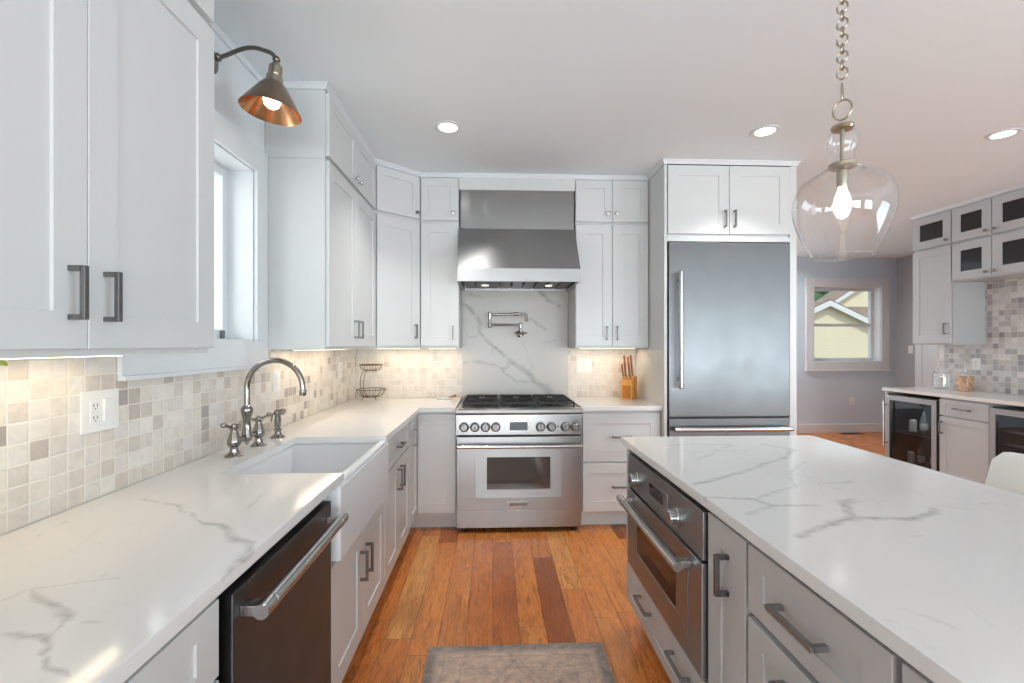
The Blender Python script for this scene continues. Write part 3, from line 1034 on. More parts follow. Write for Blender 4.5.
def base_body(t, w, d, mat=WHITE, z0=ZB0, z1=ZB1, kick=0.07, y0=0.001):
    MB().box(0, w, y0, d, z0, z1, 0.001).build('carcass', mat, t)
    MB().box(0.0, w, kick, d, 0.0, z0 - 0.0005).build('toe_kick', mat, t)


t = thing('base_cabinet', 'white drawer cabinet nearest the camera beside the dishwasher', 'cabinet', (XB, 0.25, 0), FACE_RIGHT)
base_body(t, 0.70, 0.605)
for a, b_ in ((0.70, 0.855), (0.415, 0.69), (0.13, 0.405)):
    dr = door(t, 0.004, 0.697, a, b_, WHITE, 0.07, 'drawer', rail=0.045)
    pull(dr, 0.35, (a + b_) / 2, -0.02, 0.16, False)

# sink base, lower under the apron sink
t = thing('sink_cabinet', 'white two-door base cabinet under the apron-front sink', 'cabinet', (XB, 1.577, 0), FACE_RIGHT)
base_body(t, 0.786, 0.605, z1=0.615)
for a, b_, hx in ((0.010, 0.391, 0.353), (0.395, 0.780, 0.433)):
    dr = door(t, a, b_, 0.130, 0.602, WHITE, 0.075)
    pull(dr, hx, 0.445, -0.02, 0.125)
MB().box(0.0, 0.021, 0.0, 0.605, 0.616, ZB1).build('side_panel', WHITE, t)
MB().box(0.765, 0.786, -0.018, 0.605, 0.616, ZB1).build('side_panel', WHITE, t)

t = thing('base_cabinet', 'white cabinet with one drawer over two doors, just past the sink', 'cabinet', (XB, 2.366, 0), FACE_RIGHT)
base_body(t, 0.684, 0.605)
dr = door(t, 0.004, 0.680, 0.703, 0.862, WHITE, 0.07, 'drawer', rail=0.045)
pull(dr, 0.342, 0.782, -0.02, 0.125, False)
for a, b_, hx in ((0.004, 0.340, 0.302), (0.344, 0.680, 0.382)):
    dr = door(t, a, b_, 0.130, 0.692, WHITE, 0.07)
    pull(dr, hx, 0.59, -0.02, 0.125)

# corner base with two doors that meet in the inner corner
t = thing('corner_base_cabinet', 'white corner base cabinet with two tall doors meeting beside the range', 'cabinet', (XB, 3.054, 0), 0)
poly = [(-0.605, 0), (0, 0), (0, 0.321), (0.304, 0.321), (0.304, 0.918), (-0.605, 0.918)]
MB().prism(poly, ZB0, ZB1).build('carcass', WHITE, t)
MB().prism([(-0.605, 0), (-0.07, 0), (-0.07, 0.391), (0.304, 0.391), (0.304, 0.918), (-0.605, 0.918)], 0, ZB0 - 0.0005).build('toe_kick', WHITE, t)
dr = door(t, 0.024, 0.300, 0.140, 0.862, WHITE, 0.068, y=0.320)
dr2 = MB().shaker(0.004, 0.296, 0.140, 0.862, 0, 0.02, 0.068).build('door', WHITE, t)
dr2.rotation_euler = (0, 0, PI / 2)
dr2.location = (0.001, 0, 0)
pull(dr2, 0.140, 0.725, -0.02, 0.12)

t = thing('base_cabinet', 'white two-drawer base cabinet between the range and the refrigerator', 'cabinet', (0.6545, 3.375, 0), 0)
base_body(t, 0.603, 0.60)
for a, b_ in ((0.502, 0.862), (0.130, 0.490)):
    dr = door(t, 0.012, 0.597, a, b_, WHITE, 0.075, 'drawer')
    pull(dr, 0.305, (a + b_) / 2 + 0.005, -0.02, 0.15, False)

# ================================================================== WORKTOPS
ZT0, ZT1 = 0.882, 0.914


def worktop(name, poly, mat, label, z0=ZT0, z1=ZT1, bev=0.003):
    b = MB()
    b.prism(poly, z0, z1)
    es = [e for e in b.bm.edges if abs(e.verts[0].co.z - e.verts[1].co.z) < 1e-6]
    bmesh.ops.bevel(b.bm, geom=es, offset=bev, segments=2, affect='EDGES', profile=0.5)
    return tag(b.build(name, mat), label, 'worktop')


XC, YC = -0.532, 3.335
worktop('worktop', [(-1.178, 0.22), (XC, 0.22), (XC, 1.648), (-0.975, 1.648), (-0.975, 2.292), (XC, 2.292), (XC, YC), (-0.270, YC), (-0.270, 3.973), (-1.178, 3.973)],
        Q_LEFT, 'white veined stone worktop wrapping the corner and cut out for the apron sink')
worktop('worktop', [(0.653, YC), (1.2585, YC), (1.2585, 3.973), (0.653, 3.973)], Q_BAR, 'short white stone worktop under the knife block beside the range')

# ================================================================== APRON SINK
t = thing('apron_sink', 'white fireclay apron-front sink set into the worktop under the window', 'sink', (-0.76, 1.97, 0.62))
b = MB()


def rrect(x0, x1, y0, y1, z, r, n=5):
    out = []
    for cx, cy, a0 in ((x1 - r, y1 - r, 0), (x0 + r, y1 - r, PI / 2), (x0 + r, y0 + r, PI), (x1 - r, y0 + r, 1.5 * PI)):
        for i in range(n + 1):
            a = a0 + PI / 2 * i / n
            out.append((cx + r * math.cos(a), cy + r * math.sin(a), z))
    return out


ox0, ox1, oy0, oy1 = -0.245, 0.231, -0.370, 0.370
ix0, ix1, iy0, iy1 = -0.218, 0.196, -0.337, 0.337
b.rings([rrect(ox0, ox1, oy0, oy1, 0.0, 0.012), rrect(ox0, ox1, oy0, oy1, 0.252, 0.012), rrect(ox0 + 0.006, ox1 - 0.008, oy0 + 0.006, oy1 - 0.006, 0.2605, 0.012),
         rrect(ix0 - 0.006, ix1 + 0.006, iy0 - 0.006, iy1 + 0.006, 0.2605, 0.02), rrect(ix0, ix1, iy0, iy1, 0.254, 0.025), rrect(ix0 + 0.008, ix1 - 0.008, iy0 + 0.008, iy1 - 0.008, 0.05, 0.04),
         rrect(ix0 + 0.03, ix1 - 0.03, iy0 + 0.03, iy1 - 0.03, 0.028, 0.05)], True, True, True)
b.build('basin', CERAMIC, t, 40)
# the tall apron stands up to the worktop between its two ends
ap = MB()
ap.box(0.1965, 0.2305, -0.318, 0.318, 0.2545, 0.278, 0.009, 3)
ap.build('apron_rim', CERAMIC, t)
b = MB()
b.lathe([(0.045, 0), (0.045, 0.003), (0.03, 0.002), (0.012, 0.0)], (0, 0, 0.0285), (0, 0, 1), 20)
b.build('drain', STEEL_P, t)

# ================================================================== FAUCET
def valve_profile():
    return [(0.034, 0), (0.034, 0.004), (0.027, 0.009), (0.018, 0.016), (0.0145, 0.032), (0.017, 0.040), (0.024, 0.046), (0.026, 0.056), (0.025, 0.066),
            (0.020, 0.082), (0.015, 0.098), (0.013, 0.108), (0.017, 0.112), (0.017, 0.117), (0.010, 0.121), (0.010, 0.128), (0.006, 0.131)]


FX, FY = -1.062, 2.012
t = thing('bridge_faucet', 'polished nickel bridge faucet with tall gooseneck spout behind the sink', 'faucet', (FX, FY, 0.914))
for s in (-1, 1):
    b = MB()
    b.lathe(valve_profile(), (0, s * 0.098, 0), (0, 0, 1), 20)
    vb = b.build('valve_body', NICKEL, t)
    b = MB()
    # lever handle: short cross stub and a long arm ending in a ball
    ang = -1.9 if s < 0 else 1.0
    dx, dy = math.cos(ang), math.sin(ang)
    o = Vector((0, s * 0.098, 0.122))
    b.sphere(o, 0.013, 12)
    b.tube([o, o + Vector((dx, dy, 0.05)) * 0.022, o + Vector((dx, dy, 0.25)) * 0.042], [0.006, 0.0065, 0.005], 10)
    b.sphere(o + Vector((dx, dy, 0.25)) * 0.049, 0.0115, 12, (1, 1, 0.9))
    b.tube([o, o - Vector((dx, dy, 0)) * 0.022], [0.006, 0.005], 8)
    b.sphere(o - Vector((dx, dy, 0)) * 0.024, 0.008, 10)
    b.build('lever', NICKEL, vb)
b = MB()
b.tube([(0, -0.098, 0.060), (0, 0.098, 0.060)], 0.010, 12)
b.sphere((0, 0, 0.060), 0.024, 14, (1, 1, 0.9))
b.lathe([(0.004, -0.034), (0.008, -0.028), (0.006, -0.020), (0.014, -0.012)], (0, 0, 0.060), (0, 0, 1), 14)
b.build('bridge', NICKEL, t)
b = MB()
b.lathe([(0.022, 0.070), (0.019, 0.082), (0.015, 0.105), (0.015, 0.125), (0.019, 0.150), (0.022, 0.160), (0.024, 0.170), (0.024, 0.182), (0.019, 0.190), (0.013, 0.196)], (0, 0, 0), (0, 0, 1), 20)
b.build('spout_base', NICKEL, t)
b = MB()
path = [(0, 0, 0.19), (0, 0, 0.26)]
R_ = 0.118
for i in range(0, 19):
    a = PI - (PI - 0.02) * i / 18
    path.append((R_ + R_ * math.cos(a), 0, 0.272 + R_ * math.sin(a)))
e = Vector(path[-1])
path.append(tuple(e + Vector((0.0005, 0, -0.012))))
b.tube(path, 0.0115, 14)
e = Vector(path[-1])
b.lathe([(0.0115, 0), (0.0145, -0.004), (0.0145, -0.02), (0.0125, -0.026)], tuple(e), (0, 0, 1), 16)
b.build('spout', NICKEL, t)

t = thing('side_sprayer', 'polished nickel hand sprayer standing beside the bridge faucet', 'sprayer', (-1.060, 2.289, 0.914))
b = MB()
b.lathe([(0.033, 0), (0.033, 0.004), (0.025, 0.010), (0.016, 0.018), (0.014, 0.030), (0.018, 0.036), (0.018, 0.042), (0.013, 0.046)], (0, 0, 0), (0, 0, 1), 18)
b.build('base', NICKEL, t)
b = MB()
b.lathe([(0.013, 0.046), (0.015, 0.060), (0.016, 0.085), (0.014, 0.105), (0.016, 0.112), (0.018, 0.125), (0.015, 0.135), (0.006, 0.140)], (0, 0, 0), (0, 0, 1), 18)
b.tube([(0, 0, 0.126), (0.025, -0.008, 0.130), (0.034, -0.010, 0.126)], [0.013, 0.015, 0.016], 12)
b.build('spray_head', NICKEL, t)
b = MB()
b.tube([(-0.012, 0.0, 0.126), (-0.025, -0.004, 0.112), (-0.028, -0.006, 0.080)], [0.006, 0.005, 0.004], 8)
b.build('trigger', NICKEL, t)

# ================================================================== DISHWASHER
t = thing('dishwasher', 'stainless dishwasher with a thick bar handle under the left worktop', 'dishwasher', (XB, 0.966, 0), FACE_RIGHT)
DWW = 0.602
MB().box(0.004, DWW - 0.004, 0.001, 0.60, 0.10, 0.868, 0.001).build('tub', BLACK, t)
MB().box(0.012, DWW - 0.008, -0.030, 0.0005, 0.125, 0.846, 0.004).build('door', STEEL_S, t)
MB().box(0.02, DWW - 0.02, 0.055, 0.60, 0.0, 0.099).build('toe_kick', BLACK, t)
b = MB()
b.tube([(0.030, -0.078, 0.797), (0.040, -0.078, 0.797), (0.564, -0.078, 0.797), (0.574, -0.078, 0.797)], [0.0165, 0.0175, 0.0175, 0.0165], 18)
for x in (0.078, 0.526):
    b.lathe([(0.0185, -0.003), (0.0185, 0.003)], (x, -0.078, 0.797), (1, 0, 0), 18)
hd = b.build('handle', STEEL_P, t)
for x in (0.050, 0.554):
    MB().box(x - 0.016, x + 0.016, -0.075, -0.0302, 0.785, 0.809, 0.003).build('handle_bracket', STEEL_P, hd)

# ================================================================== RANGE
RX0, RX1 = -0.2675, 0.6505
t = thing('gas_range', 'wide stainless six-burner range standing under the hood', 'range', (RX0, 3.30, 0), 0)
RW = RX1 - RX0
MB().box(0.001, RW - 0.001, 0.035, 0.66, 0.10, 0.880, 0.001).build('body', STEEL_H, t)
b = MB()
b.box(0.004, RW - 0.004, 0.012, 0.60, 0.040, 0.165, 0.002)
b.build('kick_plate', STEEL_W, t)
for x in (0.05, RW - 0.05):
    for y in (0.06, 0.58):
        MB().lathe([(0.018, 0), (0.018, 0.031)], (x, y, 0), (0, 0, 1), 12).build('foot', BLACK, t)
# cooktop with rolled front edge
b = MB()
pts = [(0.655, 0.902), (0.655, 0.880), (0.0, 0.868), (-0.022, 0.870), (-0.032, 0.880), (-0.034, 0.890), (-0.030, 0.902), (-0.018, 0.909), (0.0, 0.911), (0.03, 0.9105), (0.055, 0.902)]
b.rings([[(0.0005, y, z) for y, z in pts], [(RW - 0.0005, y, z) for y, z in pts]], True, True, True)
ct = b.build('cooktop', STEEL_H, t, 30)
MB().box(0.035, RW - 0.035, 0.065, 0.60, 0.9022, 0.9045, 0.001).build('spill_tray', BLACK, ct)
MB().box(0.010, RW - 0.010, 0.618, 0.650, 0.9022, 0.925, 0.003).build('back_trim', STEEL_H, t)
gw = (RW - 0.07) / 3
for k in range(3):
    x0 = 0.035 + k * gw + 0.006
    x1 = 0.035 + (k + 1) * gw - 0.006
    b = MB()
    yA, yB = 0.072, 0.600
    z0, z1 = 0.930, 0.945
    for x in (x0, x1 - 0.012):
        b.box(x, x + 0.012, yA, yB, z0, z1, 0.003)
    for y in (yA, (yA + yB) / 2 - 0.006, yB - 0.012):
        b.box(x0, x1, y, y + 0.012, z0, z1, 0.003)
    xm = (x0 + x1) / 2
    for cy in (yA + (yB - yA) * 0.25, yA + (yB - yA) * 0.75):
        for i in range(8):
            a = PI / 4 * i
            r0, r1 = 0.035, 0.125 if i % 2 == 0 else 0.150
            p0 = Vector((xm + math.cos(a) * r0, cy + math.sin(a) * r0, z1 - 0.007))
            p1 = Vector((min(max(xm + math.cos(a) * r1, x0 + 0.006), x1 - 0.006), min(max(cy + math.sin(a) * r1, yA + 0.006), yB - 0.006), z1 - 0.007))
            b.tube([p0, p1], 0.0055, 6)
    for x in (x0 + 0.006, x1 - 0.006):
        for y in (yA + 0.008, yB - 0.008):
            b.box(x - 0.006, x + 0.006, y - 0.006, y + 0.006, 0.9046, z0 + 0.002)
    b.build('grate', IRON, t)
    for cy in (yA + (yB - yA) * 0.25, yA + (yB - yA) * 0.75):
        b = MB()
        b.lathe([(0.055, 0), (0.055, 0.006), (0.038, 0.009), (0.036, 0.016), (0.020, 0.018)], (xm, cy, 0.9046), (0, 0, 1), 24)
        b.build('burner', IRON, t)
# control panel
b = MB()
pts = [(0.034, 0.867), (-0.006, 0.867), (-0.010, 0.860), (-0.010, 0.722), (-0.004, 0.716), (0.034, 0.716)]
b.rings([[(0.002, y, z) for y, z in pts], [(RW - 0.002, y, z) for y, z in pts]], True, True, True)
cp = b.build('control_panel', STEEL_W, t, 30)
MB().box(0.376, 0.530, -0.0125, -0.0102, 0.742, 0.822, 0.001).build('display_bezel', STEEL_P, cp)
MB().box(0.388, 0.518, -0.0136, -0.0127, 0.752, 0.812, 0.0003).build('display', DISPLAY, cp)
for kx in (0.060, 0.137, 0.213, 0.287, 0.612, 0.690, 0.792, 0.865):
    b = MB()
    b.lathe([(0.036, 0), (0.036, 0.006), (0.033, 0.008), (0.030, 0.010), (0.027, 0.030), (0.022, 0.034)], (kx, -0.0102, 0.778), (0, -1, 0), 24)
    b.box(kx - 0.004, kx + 0.004, -0.052, -0.042, 0.754, 0.802, 0.002)
    b.build('knob', STEEL_K, t)
b = MB()
b.lathe([(0.006, 0), (0.006, 0.003), (0.003, 0.004)], (0.741, -0.0102, 0.778), (0, -1, 0), 12)
b.build('indicator', BLACK, cp)
MB().box(0.010, RW - 0.010, 0.0, 0.033, 0.7065, 0.7155).build('vent_slot', SLOT, t)
# oven door
dr = MB().box(0.004, RW - 0.004, -0.004, 0.034, 0.170, 0.704, 0.004).build('oven_door', STEEL_W, t)
b = MB()
b.shaker(0.138, 0.770, 0.262, 0.622, -0.0042, 0.004, 0.083, 0.003, 0.060)
b.build('window_frame', STEEL_H, dr)
MB().box(0.224, 0.684, -0.0075, -0.0058, 0.326, 0.558, 0.0005).build('window_glass', OVENGLASS, dr)
b = MB()
b.tube([(0.012, -0.062, 0.645), (0.022, -0.062, 0.645), (RW - 0.022, -0.062, 0.645), (RW - 0.012, -0.062, 0.645)], [0.0125, 0.014, 0.014, 0.0125], 16)
for x in (0.060, RW - 0.060):
    b.box(x - 0.012, x + 0.012, -0.058, -0.0042, 0.635, 0.655, 0.003)
b.build('handle', STEEL_P, dr)
b = MB()
b.box(0.372, 0.530, -0.0065, -0.0042, 0.188, 0.240, 0.0006)
b.build('badge_plate', STEEL_P, dr)
b = MB()
b.box(0.390, 0.514, -0.0085, -0.0067, 0.204, 0.226, 0.0006)
b.build('badge', simple('badge_grey', lin(128, 126, 124), 0.35, 0.6), dr)

# ================================================================== HOOD
HX0, HX1 = -0.263, 0.652
t = thing('range_hood', 'stainless hood with a sloping canopy above the gas range', 'hood', (HX0, YB, 0), 0)
HW = HX1 - HX0
b = MB()
yw = -0.0165
prof_out = [(yw, 2.292), (-0.368, 2.292), (-0.375, 2.284), (-0.604, 1.946), (-0.610, 1.938), (-0.610, 1.842), (-0.590, 1.842), (-0.590, 1.935), (-0.36, 2.270), (yw - 0.02, 2.270), (yw - 0.02, 1.842), (yw, 1.842)]
b.rings([[(0.0, y, z) for y, z in prof_out], [(HW, y, z) for y, z in prof_out]], True, True, True)
b.build('canopy', STEEL_H, t, 25)
b = MB()
side = [(yw - 0.02, 1.842), (-0.589, 1.842), (-0.589, 1.935), (-0.361, 2.269), (yw - 0.02, 2.269)]
for x in (0.0006, HW - 0.0186):
    b.rings([[(x, y, z) for y, z in side], [(x + 0.018, y, z) for y, z in side]], True, True, True)
b.build('side_cheek', STEEL_H, t)
b = MB()
for i in range(9):
    x = 0.03 + i * (HW - 0.06) / 9
    b.box(x + 0.006, x + (HW - 0.06) / 9 - 0.006, -0.56, -0.06, 1.855, 1.875, 0.006)
b.build('filter_baffles', STEEL_V, t)
MB().box(0.02, HW - 0.02, -0.585, -0.04, 1.895, 1.91).build('filter_back', BLACK, t)
MB().box(0.02, HW - 0.02, -0.585, -0.565, 1.846, 1.894).build('grease_rail', STEEL_P, t)
b = MB()
b.box(0.003, HW - 0.003, -0.352, yw, 2.2945, 2.6025, 0.002)
b.build('duct_cover', STEEL_D, t)
for x in (0.2, HW - 0.2):
    b = MB()
    b.lathe([(0.03, 0), (0.03, -0.006), (0.024, -0.008)], (x, -0.30, 1.8545), (0, 0, 1), 16)
    lp = b.build('halogen_lamp', HLAMP, t)

# ================================================================== POT FILLER
t = thing('pot_filler', 'nickel folding pot filler mounted on the stone slab above the range', 'faucet', (0.236, YB - 0.0165, 1.468), 0)
b = MB()
b.lathe([(0.032, 0), (0.032, 0.006), (0.022, 0.014), (0.012, 0.022), (0.012, 0.060)], (0, 0, 0), (0, -1, 0), 20)
b.build('wall_flange', NICKEL, t)
b = MB()
b.lathe([(0.014, -0.024), (0.016, -0.012), (0.016, 0.012), (0.012, 0.024), (0.010, 0.040), (0.014, 0.046), (0.014, 0.085), (0.008, 0.092)], (0, -0.068, 0), (0, 0, 1), 16)
b.tube([(0, -0.068, 0), (0, -0.100, 0)], [0.012, 0.009], 12)
v = b.build('valve', NICKEL, t)
b = MB()
b.tube([(-0.042, -0.100, 0.004), (0.042, -0.100, 0.004)], 0.0065, 8)
b.tube([(0, -0.100, -0.030), (0, -0.100, 0.036)], 0.0055, 8)
b.sphere((-0.044, -0.100, 0.004), 0.009, 10)
b.sphere((0.044, -0.100, 0.004), 0.009, 10)
b.sphere((0, -0.104, 0), 0.012, 10)
b.build('cross_handle', NICKEL, v)
b = MB()
b.tube([(0.0, -0.068, 0.074), (-0.262, -0.090, 0.074)], 0.0095, 12)
b.lathe([(0.010, -0.016), (0.015, -0.010), (0.015, 0.020), (0.011, 0.028), (0.011, 0.075), (0.015, 0.082), (0.015, 0.112), (0.010, 0.118)], (-0.264, -0.090, 0.066), (0, 0, 1), 14)
b.build('lower_arm', NICKEL, t)
b = MB()
b.tube([(-0.264, -0.090, 0.160), (-0.10, -0.098, 0.164), (0.02, -0.104, 0.166)], 0.0095, 12)
b.tube([(-0.06, -0.100, 0.165), (-0.02, -0.101, 0.166)], 0.015, 12)
b.tube([(0.02, -0.104, 0.166), (0.042, -0.105, 0.164), (0.050, -0.1055, 0.154), (0.051, -0.106, 0.130), (0.051, -0.106, 0.100)], [0.0095, 0.0095, 0.0095, 0.0095, 0.011], 12)
b.build('upper_arm', NICKEL, t)

# ================================================================== REFRIGERATOR
t = thing('refrigerator', 'built-in stainless refrigerator with a long upright bar handle', 'refrigerator', (1.2835, 3.312, 0), 0)
FWD = 0.922
MB().box(0.001, FWD - 0.001, 0.001, 0.66, 0.095, 2.128, 0.001).build('body', BLACK, t)
MB().box(0.03, FWD - 0.03, 0.06, 0.64, 0.0, 0.0945).build('toe_kick', BLACK, t)
dr = MB().box(0.007, FWD - 0.006, -0.026, 0.0005, 0.842, 2.126, 0.004).build('door', STEEL_V, t)
b = MB()
hx = 0.076
b.tube([(hx, -0.078, 1.055), (hx, -0.078, 1.068), (hx, -0.078, 1.895), (hx, -0.078, 1.908)], [0.0165, 0.018, 0.018, 0.0165], 16)
for z in (1.12, 1.845):
    b.box(hx - 0.011, hx + 0.011, -0.072, -0.0262, z - 0.014, z + 0.014, 0.003)
b.build('handle', STEEL_P, dr)
d2 = MB().box(0.007, FWD - 0.006, -0.026, 0.0005, 0.100, 0.828, 0.004).build('freezer_drawer', STEEL_V, t)
b = MB()
b.tube([(0.030, -0.078, 0.757), (0.042, -0.078, 0.757), (FWD - 0.030, -0.078, 0.757), (FWD - 0.018, -0.078, 0.757)], [0.0165, 0.018, 0.018, 0.0165], 16)
for x in (0.09, FWD - 0.09):
    b.box(x - 0.014, x + 0.014, -0.072, -0.0262, 0.746, 0.768, 0.003)
b.build('handle', STEEL_P, d2)
b = MB()
b.box(0.0005, 0.006, -0.020, 0.0005, 2.085, 2.118, 0.001)
b.build('hinge', RUBBER, t)

# ================================================================== ISLAND
XI = 0.670           # front of the island boxes; fronts stand 2 cm proud
t = thing('oven_cabinet', 'grey island cabinet holding the built-in oven over a wide drawer', 'cabinet', (XI, 2.212, 0), FACE_LEFT)
OW = 0.855
b = MB()
b.box(0, OW, 0.001, 0.60, 0.115, 0.345)
b.box(0, 0.086, 0.001, 0.60, 0.3455, 0.876)
b.box(0.0865, OW, 0.585, 0.60, 0.3455, 0.876)
b.build('carcass', GREYC, t)
MB().box(0, OW, 0.07, 0.60, 0, 0.1145).build('toe_kick', GREYC, t)
MB().box(0.020, 0.086, -0.02, 0.0, 0.345, 0.862, 0.001).build('stile', GREYC, t)
dr = door(t, 0.020, OW - 0.004, 0.140, 0.330, GREYC, 0.062, 'drawer', rail=0.045)
pull(dr, 0.300, 0.262, -0.02, 0.145, False, PULLM)
pull(dr, 0.665, 0.262, -0.02, 0.145, False, PULLM)

t = thing('wall_oven', 'compact stainless built-in oven with two control knobs at the end of the island', 'oven', (XI, 2.124, 0), FACE_LEFT)
VW = 0.766
MB().box(0.002, VW - 0.002, -0.010, 0.58, 0.347, 0.872, 0.001).build('body', BLACK, t)
cp = MB().box(0.001, VW - 0.001, -0.032, -0.0105, 0.712, 0.862, 0.003).build('control_panel', STEEL_O, t)
MB().box(0.270, 0.490, -0.0345, -0.0322, 0.745, 0.822, 0.001).build('display_bezel', STEEL_H, cp)
MB().box(0.300, 0.440, -0.0360, -0.0347, 0.768, 0.812, 0.0004).build('display', DARKGLASS, cp)
for kx in (0.140, 0.575):
    b = MB()
    b.lathe([(0.033, 0), (0.033, 0.004), (0.028, 0.006), (0.027, 0.010), (0.026, 0.030), (0.023, 0.034)], (kx, -0.0322, 0.775), (0, -1, 0), 26)
    for i in range(16):
        a = 2 * PI * i / 16
        b.tube([(kx + 0.0265 * math.cos(a), -0.043, 0.775 + 0.0265 * math.sin(a)), (kx + 0.0255 * math.cos(a), -0.064, 0.775 + 0.0255 * math.sin(a))], 0.0022, 5)
    b.build('knob', STEEL_P, t)
dr = MB().box(0.001, VW - 0.001, -0.036, -0.0105, 0.350, 0.704, 0.004).build('oven_door', STEEL_O, t)
b = MB()
b.shaker(0.050, 0.672, 0.415, 0.640, -0.0362, 0.0035, 0.09, 0.002, 0.040)
b.build('window_frame', STEEL_O, dr)
MB().box(0.150, 0.572, -0.0390, -0.0372, 0.462, 0.592, 0.0005).build('window_glass', DARKGLASS, dr)
b = MB()
b.tube([(0.052, -0.088, 0.668), (0.062, -0.088, 0.668), (VW - 0.062, -0.088, 0.668), (VW - 0.052, -0.088, 0.668)], [0.0155, 0.0165, 0.0165, 0.0155], 18)
for x in (0.115, VW - 0.115):
    b.lathe([(0.0175, -0.002), (0.0175, 0.002)], (x, -0.088, 0.668), (1, 0, 0), 18)
h_ = b.build('handle', STEEL_P, dr)
for x in (0.085, VW - 0.085):
    MB().box(x - 0.018, x + 0.018, -0.084, -0.0362, 0.655, 0.680, 0.004).build('handle_bracket', STEEL_P, h_)

t = thing('pullout_cabinet', 'narrow grey island cabinet with one upright pull beside the oven', 'cabinet', (XI, 1.3555, 0), FACE_LEFT)
base_body(t, 0.213, 0.60, GREYC, z1=0.876, y0=0.018)
dr = door(t, 0.004, 0.207, 0.130, 0.864, GREYC, 0.078, t=0.0375, rail=0.075, y=0.0175)
pull(dr, 0.112, 0.728, -0.012, 0.115, True, proj=0.042, th=0.013)

def drawer_stack(y0, w, label):
    t = thing('drawer_cabinet', label, 'cabinet', (XI, y0, 0), FACE_LEFT)
    base_body(t, w, 0.60, GREYC, z1=0.876, y0=0.018)
    for a, b_, hz in ((0.696, 0.864, 0.780), (0.415, 0.678, 0.606), (0.130, 0.400, 0.330)):
        dr = door(t, 0.007, w - 0.009, a, b_, GREYC, 0.062, 'drawer', t=0.0375, rail=0.048, y=0.0175)
        pull(dr, w * 0.49, hz, -0.02 if hz > 0.7 else -0.012, 0.150, False, PULLM, 0.038, 0.012)


drawer_stack(1.1415, 0.435, 'grey three-drawer island cabinet beside the narrow pull-out')
drawer_stack(0.7055, 0.50, 'grey three-drawer island cabinet at the edge of the picture beyond the nearer drawers')
tag(MB().box(1.271, 1.290, 0.206, 2.212, 0.0, 0.879, 0.002).build('island_back_panel', GREYC), 'long grey panel closing the stool side of the island', 'panel')
b = MB()
b.box(XI, 1.27, -0.45, 0.204, 0.0, 0.879, 0.002)
tag(b.build('island_end_block', GREYC), 'plain grey end of the island nearest the camera', 'cabinet')
worktop('worktop', [(0.635, -0.50), (1.608, -0.50), (1.608, 2.235), (0.635, 2.235)], Q_ISLAND, 'large white veined stone slab topping the grey island')

# ================================================================== STOOL
t = thing('counter_stool', 'cream moulded counter stool pushed up to the long side of the island', 'stool', (1.84, 1.525, 0), 0)
b = MB()
rows = []
W2, N = 0.228, 22
for i in range(N + 1):
    u = -1 + 2 * i / N
    y = u * W2
    zt = 0.950 - 0.035 * max(0, abs(u) - 0.86) ** 2 / 0.0196
    xb = 0.235 - 0.05 * u * u
    prof = []
    zs = [0.60, 0.66, 0.74, 0.84, zt - 0.02, zt - 0.004]
    for z in zs:
        lean = (z - 0.60) * 0.16
        prof.append((xb + lean - 0.075 + 0.018, y * (1.10 - (z - 0.6) * 0.45), z))
    prof.append((xb + (zt - 0.6) * 0.16 - 0.075 + 0.008, y * (1.10 - (zt - 0.6) * 0.45), zt))
    for z in reversed(zs):
        lean = (z - 0.60) * 0.16
        prof.append((xb + lean - 0.075, y * (1.10 - (z - 0.6) * 0.45), z))
    rows.append(prof)
b.rings(rows, True, True, True)
b.build('backrest', CHAIRW, t, 60)
b = MB()
b.rings([rrect(-0.21, 0.185, -0.22, 0.22, 0.60, 0.07), rrect(-0.215, 0.19, -0.225, 0.225, 0.615, 0.075), rrect(-0.205, 0.185, -0.215, 0.215, 0.64, 0.07)], True, True, True)
b.build('seat', CHAIRW, t, 50)
for sx in (-1, 1):
    for sy in (-1, 1):
        MB().tube([(sx * 0.15, sy * 0.16, 0.6), (sx * 0.205, sy * 0.215, 0.0)], [0.018, 0.012], 10).build('leg', LEGW, t)
b = MB()
for p, q in (((-0.19, -0.2), (-0.19, 0.2)), ((0.19, -0.2), (0.19, 0.2)), ((-0.19, -0.2), (0.19, -0.2)), ((-0.19, 0.2), (0.19, 0.2))):
    b.tube([(p[0], p[1], 0.17), (q[0], q[1], 0.17)], 0.008, 8)
b.build('footrest', LEGW, t)

